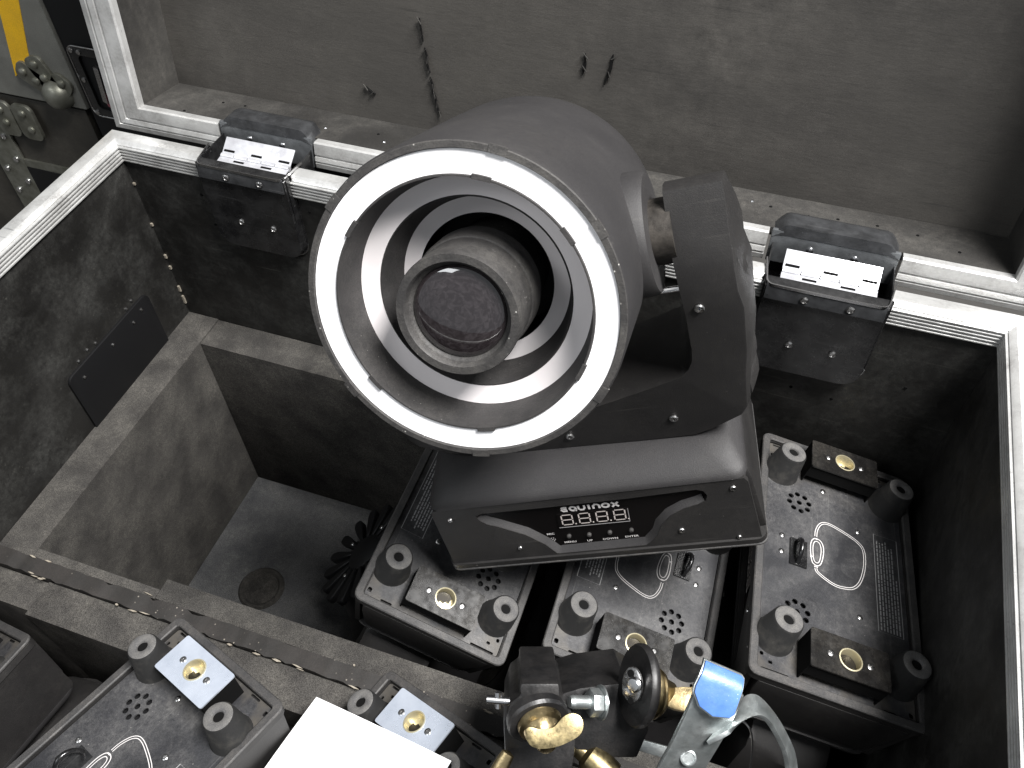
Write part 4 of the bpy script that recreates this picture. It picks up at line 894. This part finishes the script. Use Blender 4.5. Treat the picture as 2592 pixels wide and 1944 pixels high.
bm = bmesh.new(); T = frame((0, 0, 0), (X_ * 0.5 + Y_ * 0.85).normalized()); lathe(bm, [(0, -0.03), (0.006, -0.03), (0.006, 0.004), (0.005, 0.010), (0, 0.012)], 20, T @ Matrix.Diagonal((1, 0.6, 1, 1)))
o = ob('brass_pin', bm, 'brass', None, ang=35); o.location = p_; tag(o, 'polished brass pin poking in from the bottom edge, left of the black clamp', 'pin')

# silver hook clamp with blue tip
D2 = 0.60
pH = at(1800, 1850, D2)
hk = thing('hook_clamp', 'silver bent steel clamp with a scratched blue painted tip', 'clamp', Matrix.Translation(pH))
I = Matrix.Translation(-pH)
k = D2 / FPX
Th = Matrix((X_, Y_, Z_)).transposed().to_4x4()
# flat arm, seen broadside, coming from the tip to the bottom edge
dirA = (at(1690, 1990, D2 + 0.02) - at(1815, 1760, D2)).normalized()
bm = bmesh.new(); strap(bm, smoothpath([at(1822, 1745, D2), at(1800, 1800, D2 + 0.004), at(1765, 1870, D2 + 0.010), at(1725, 1940, D2 + 0.018), at(1670, 2040, D2 + 0.03)], 2), (X_ + Y_ * 0.5), 0.037, 0.0040)
arm = ob('flat_arm', W(bm), 'galv', hk, bevel=0.0012)
# blue tip, a rounded block capping the arm
tT = frame(at(1822, 1752, D2 - 0.006), (Z_ * 0.93 - Y_ * 0.2 + X_ * 0.1).normalized(), (X_ * 0.93 - Y_ * 0.38))
out = [(-54, 46), (38, 62), (62, 60), (62, -20), (48, -52), (10, -66), (-30, -58), (-58, -30), (-64, 0)]
out = [(-40, 72), (64, 28), (72, 12), (50, -52), (18, -72), (-22, -70), (-58, -38), (-66, -6)]
tT = frame(at(1822, 1748, D2 - 0.006), (Z_ + Y_ * 0.12).normalized(), X_)
bm = bmesh.new(); prism(bm, [(a * k, c * k) for a, c in ((-32, 74), (64, 34), (68, 26), (36, -58), (22, -68), (-22, -64), (-56, -38), (-68, -2), (-64, 14))], -0.004, 0.0, tT); iT = tT.inverted()
for q in range(6): bmesh.ops.bisect_plane(bm, geom=list(bm.verts) + list(bm.edges) + list(bm.faces), plane_co=tT @ Vector((0, (0.003 + 0.003 * q), 0)), plane_no=(tT.to_3x3() @ Vector((0.42, 1, 0))).normalized())
for v in bm.verts:
    l = iT @ v.co; t = max(0, l.y + 0.42 * l.x - 0.004); l.z -= 40 * t * t; v.co = tT @ l
ob('tip_edge', W(bm), 'galv', hk, bevel=0.001)
bm = bmesh.new(); prism(bm, [(a * k * 0.95, c * k * 0.95) for a, c in ((-32, 74), (64, 34), (68, 26), (36, -58), (22, -68), (-22, -64), (-56, -38), (-68, -2), (-64, 14))], 0.0002, 0.0022, tT)
for q in range(6): bmesh.ops.bisect_plane(bm, geom=list(bm.verts) + list(bm.edges) + list(bm.faces), plane_co=tT @ Vector((0, (0.003 + 0.003 * q), 0)), plane_no=(tT.to_3x3() @ Vector((0.42, 1, 0))).normalized())
iT = tT.inverted()
for v in bm.verts:
    l = iT @ v.co; t = max(0, l.y + 0.42 * l.x - 0.004); l.z -= 40 * t * t; v.co = tT @ l
ob('blue_tip', W(bm), 'blue', hk, bevel=0.0009)
# bent strap: springs from the arm, arches right and drops out of frame
def c3(a, c, d): return at(1250 + a * .3843, 1350 + c * .3843, d)
UP = smoothpath([c3(a, c, D2 + e) for a, c, e in ((1480, 1270, .012), (1570, 1190, .016), (1640, 1070, .022), (1720, 1050, .026), (1790, 1105, .029), (1880, 1220, .032), (1950, 1350, .036), (1995, 1460, .040), (2010, 1640, .046))], 2)
LO = smoothpath([c3(a, c, D2 + e) for a, c, e in ((1400, 1370, .004), (1480, 1330, .003), (1570, 1280, .003), (1670, 1215, .006), (1760, 1190, .010), (1820, 1230, .014), (1885, 1340, .018), (1935, 1450, .022), (1960, 1640, .028))], 2)
bm = bmesh.new(); rows = []
for i_, (u_, l_) in enumerate(zip(UP, LO)):
    j_ = min(i_ + 1, len(UP) - 1); d_ = (UP[j_] - UP[max(0, j_ - 2)]).normalized(); n_ = d_.cross(l_ - u_).normalized() * 0.0034
    rows.append([u_, l_, l_ + n_, u_ + n_])
loft(bm, rows); ob('bent_strap', W(bm), 'galv', hk, bevel=0.0010)
Tr = frame(at(1742, 1918, D2 + 0.0115), (Z_ * 1.0 + Y_ * 0.1).normalized())
bm = bmesh.new(); lathe(bm, [(0.0058, 0.0), (0.0058, 0.0012), (0.0048, 0.0016), (0.0044, 0.0016), (0.0040, 0.0008), (0, 0.0006)], 28, Tr); ob('arm_rivet', W(bm), 'galv', hk, ang=35)
# thin wire loop
bm = bmesh.new(); p_ = at(1900, 1880, 0.72)
tube(bm, [q - p_ for q in smoothpath([at(1872, 1822, .72), at(1888, 1830, .72), at(1902, 1850, .72), at(1905, 1890, .725), at(1897, 1960, .73), at(1880, 2010, .74)], 3)], 0.0009, 6)
o = ob('safety_wire', bm, 'steel'); o.location = p_; tag(o, 'thin steel wire curving down beside the bent silver strap', 'wire')
# dark fixture lying on its side under the hook clamp, with an oval badge
p_ = Vector((0.83, -0.60, -0.40))
hx = thing('black_light_housing', 'black rounded housing with an oval emblem, deep in the case at lower right', 'light housing', Matrix.Translation(p_))
bm = bmesh.new(); Tn = frame((0, 0, 0), (0.1, 0.25, 1))
loft(bm, [[tuple(Tn @ Vector((x * s, y * s, z))) for x, y in rrect(-0.12, -0.13, 0.12, 0.13, 0.04, 6)] for z, s in ((-0.19, 1), (-0.03, 1.0), (-0.008, 0.95), (0.0, 0.86))]); ob('housing', bm, 'dish', hx, ang=40)
Te = Tn @ Matrix.Translation((0.035, 0.05, 0.0002)) @ Matrix.Rotation(-0.55, 4, 'Z')
bm = bmesh.new(); el = [(0.045 * math.cos(t), 0.020 * math.sin(t)) for t in [i * 2 * PI / 40 for i in range(40)]]; ribbon(bm, el, 0.0010, Te, 0.0, 0.0002, True)
for j in range(5):
    x = -0.024 + j * 0.012; ribbon(bm, [(x - 0.004, -0.006), (x, 0.006), (x + 0.003, -0.005), (x + 0.005, 0.004)], 0.0012, Te)
ob('oval_emblem', bm, 'printdim', hx, smooth=False)
# white card on the front fixture
Mu = Matrix(UF[5][0]); nrm = Mu.col[2]; p0 = Vector(UF[5][1]) + nrm * 0.034
def hit(u, v):
    d = at(u, v, 1) - CAM; return CAM + d * ((p0 - CAM).dot(nrm) / d.dot(nrm))
a_, b_, c_ = hit(801, 1764), hit(1142, 1926), hit(690, 1934)
e1 = (b_ - a_); e2 = (c_ - a_); e2 = (e2 - e1.normalized() * e2.dot(e1.normalized())).normalized(); W_ = e1.length
bm = bmesh.new(); nn = 10
T = Matrix((e1.normalized(), -e2, e1.normalized().cross(-e2))).transposed().to_4x4()
g = [[None] * (nn + 1) for _ in range(nn + 1)]
for s, h in ((0, 0.0), (1, 0.0006)):
    pass
for j in range(nn + 1):
    for i in range(nn + 1):
        g[j][i] = bm.verts.new(T @ Vector((W_ * i / nn, -0.15 * j / nn, 0.0015 * math.sin(i * 0.3) + 0.001 * math.sin(j * 0.4))))
for j in range(nn):
    for i in range(nn): bm.faces.new((g[j][i], g[j][i + 1], g[j + 1][i + 1], g[j + 1][i]))
r = bmesh.ops.extrude_face_region(bm, geom=list(bm.faces)); bmesh.ops.translate(bm, vec=-nrm * 0.0006, verts=[e for e in r['geom'] if isinstance(e, bmesh.types.BMVert)])
o = ob('card', bm, 'card'); o.location = a_; tag(o, 'blank white card lying on a fixture at the bottom edge', 'card')

# ================================================================ SURROUNDINGS
bm = bmesh.new(); box(bm, (-6, -6, -0.78), (6, 6, -0.76)); o = ob('ground', bm, 'floor'); o['kind'] = 'structure'
YB = 0.20
gc = thing('grey_road_case', 'grey laminate road case with a yellow stripe and ball corner, behind at upper left', 'road case', Matrix.Translation((-0.55, YB + 0.2, 0.1)))
off = Vector((0.55, -YB - 0.2, -0.1))
def G(bm): bmesh.ops.translate(bm, vec=off, verts=bm.verts); return bm
bm = bmesh.new(); box(bm, (-0.95, YB, -0.100), (-0.250, YB + 0.5, 0.55)); ob('case_body', G(bm), 'lamgrey', gc, bevel=0.004)
bm = bmesh.new(); Tx = Matrix(((1, 0, 0, 0), (0, 0, -1, YB), (0, 1, 0, 0), (0, 0, 0, 1)))
prism(bm, [(-0.362, -0.062), (-0.320, -0.034), (-0.282, 0.075), (-0.252, 0.165), (-0.252, 0.25), (-0.290, 0.165), (-0.330, 0.045)], 0.0, 0.0008, Tx); ob('yellow_stripe', G(bm), 'yellow', gc, smooth=False)
# ball corner: three rounded legs and a domed centre
def brace(par, cx, cz, legs, rr=0.030, kk=None):
    bm = bmesh.new()
    lathe(bm, [(rr, 0), (rr * 0.97, 0.006), (rr * 0.8, 0.015), (rr * 0.45, 0.021), (0, 0.023)], 24, frame((cx, YB, cz), (0, -1, 0)))
    for a, l in legs:
        T = frame((cx, YB, cz), (0, -1, 0), (math.cos(a), 0, math.sin(a)))
        prism(bm, rrect(0, -0.017, l, 0.017, 0.012, 5), -0.001, 0.005, T)
    c = ob('ball_corner', G(bm), 'ballsteel', par, bevel=0.0015)
    bm = bmesh.new()
    for a, l in legs:
        for q in (l - 0.012, l - 0.034):
            p = Vector((cx + math.cos(a) * q, YB - 0.005, cz + math.sin(a) * q)); lathe(bm, [(0.0065, 0), (0.006, 0.003), (0.003, 0.0048), (0, 0.005)], 14, frame(p, (0, -1, 0)))
    ob('rivet', G(bm), 'ballsteel', c)
brace(gc, -0.290, -0.078, ((PI * 0.82, 0.068), (PI * 0.62, 0.062), (PI * 0.28, 0.040)), 0.024)
oc = thing('lower_road_case', 'road case with a riveted aluminium corner strip, under the grey laminate case', 'road case', Matrix.Translation((-0.6, YB + 0.2, -0.4)))
off = Vector((0.6, -YB - 0.2, 0.4))
bm = bmesh.new(); box(bm, (-0.95, YB + 0.006, -0.76), (-0.262, YB + 0.5, -0.106)); ob('case_body', G(bm), 'lamdark', oc, bevel=0.004)
bm = bmesh.new(); box(bm, (-0.502, YB, -0.755), (-0.442, YB + 0.0055, -0.125)); st_ = ob('corner_strip', G(bm), 'ballsteel', oc, bevel=0.002)
bm = bmesh.new()
for i in range(12):
    for x in (-0.488, -0.455): lathe(bm, [(0.0055, 0), (0.005, 0.003), (0, 0.0045)], 12, frame((x, YB, -0.165 - i * 0.045 - (0.02 if x > -0.47 else 0)), (0, -1, 0)))
ob('rivet', G(bm), 'steel', st_)
bm = bmesh.new(); box(bm, (-0.4415, YB + 0.001, -0.243), (-0.264, YB + 0.0055, -0.229)); ob('edge_strip', G(bm), 'ballsteel', oc)
bm = bmesh.new(); box(bm, (-0.4415, YB - 0.0, -0.76), (-0.30, YB + 0.0052, -0.2435)); ob('lower_panel', G(bm), 'black', oc)
bm = bmesh.new(); Tx = Matrix(((1, 0, 0, 0), (0, 0, -1, YB), (0, 1, 0, 0), (0, 0, 0, 1)))
for x0 in (-0.445, -0.402): prism(bm, rrect(x0, -0.175, x0 + 0.040, -0.112, 0.012, 5), 0.0002, 0.006, Tx)
cc_ = ob('corner_brace', G(bm), 'ballsteel', oc, bevel=0.0015)
bm = bmesh.new()
for x, z in ((-0.425, -0.127), (-0.425, -0.150), (-0.382, -0.127), (-0.378, -0.155)): lathe(bm, [(0.0065, 0), (0.006, 0.003), (0.003, 0.0048), (0, 0.005)], 14, frame((x, YB - 0.006, z), (0, -1, 0)))
ob('rivet', G(bm), 'ballsteel', cc_)
dc_ = thing('black_road_case', 'black road case with a recessed latch, seen between the grey case and the lid', 'road case', Matrix.Translation((0.1, YB + 0.2, 0.0)))
off = Vector((-0.1, -YB - 0.2, 0.0))
bm = bmesh.new(); box(bm, (-0.2485, YB + 0.004, -0.76), (0.45, YB + 0.5, 0.5)); ob('case_body', G(bm), 'black', dc_, bevel=0.004)
Tx = Matrix(((1, 0, 0, 0), (0, 0, -1, YB + 0.004), (0, 1, 0, 0), (0, 0, 0, 1)))
bm = bmesh.new(); o1 = rrect(-0.238, -0.105, -0.135, 0.008, 0.012, 5); i1 = rrect(-0.224, -0.092, -0.149, -0.006, 0.008, 5)
prism(bm, o1, 0.0003, 0.004, Tx, holes=[i1[::-1]]); ld = ob('latch_frame', G(bm), 'dishup', dc_, bevel=0.001)
ld.data.materials[0] = M['dish']
bm = bmesh.new(); tube(bm, [tuple(Tx @ Vector((x, z, 0.004))) for x, z in o1], 0.0010, 6, True); ob('latch_edge', G(bm), 'screw', ld)
bm = bmesh.new(); prism(bm, [(-0.208, -0.075), (-0.200, -0.078), (-0.192, -0.02), (-0.200, -0.018)], 0.001, 0.008, Tx); ob('latch_blade', G(bm), 'screw', ld, bevel=0.0008)
bm = bmesh.new(); prism(bm, rrect(-0.205, -0.085, -0.160, -0.070, 0.004), 0.001, 0.005, Tx); ob('red_tab', G(bm), 'red', ld)
bm = bmesh.new()
for x, z in ((-0.231, 0.001), (-0.218, 0.0), (-0.230, -0.045), (-0.230, -0.098)): lathe(bm, [(0.004, 0), (0.0035, 0.002), (0, 0.003)], 12, frame(Tx @ Vector((x, z, 0.004)), (0, -1, 0)))
ob('rivet', G(bm), 'screw', ld)
for o in list(bpy.data.objects):
    if o.type == 'EMPTY' and o.parent is None and 'label' not in o: print('no label', o.name)
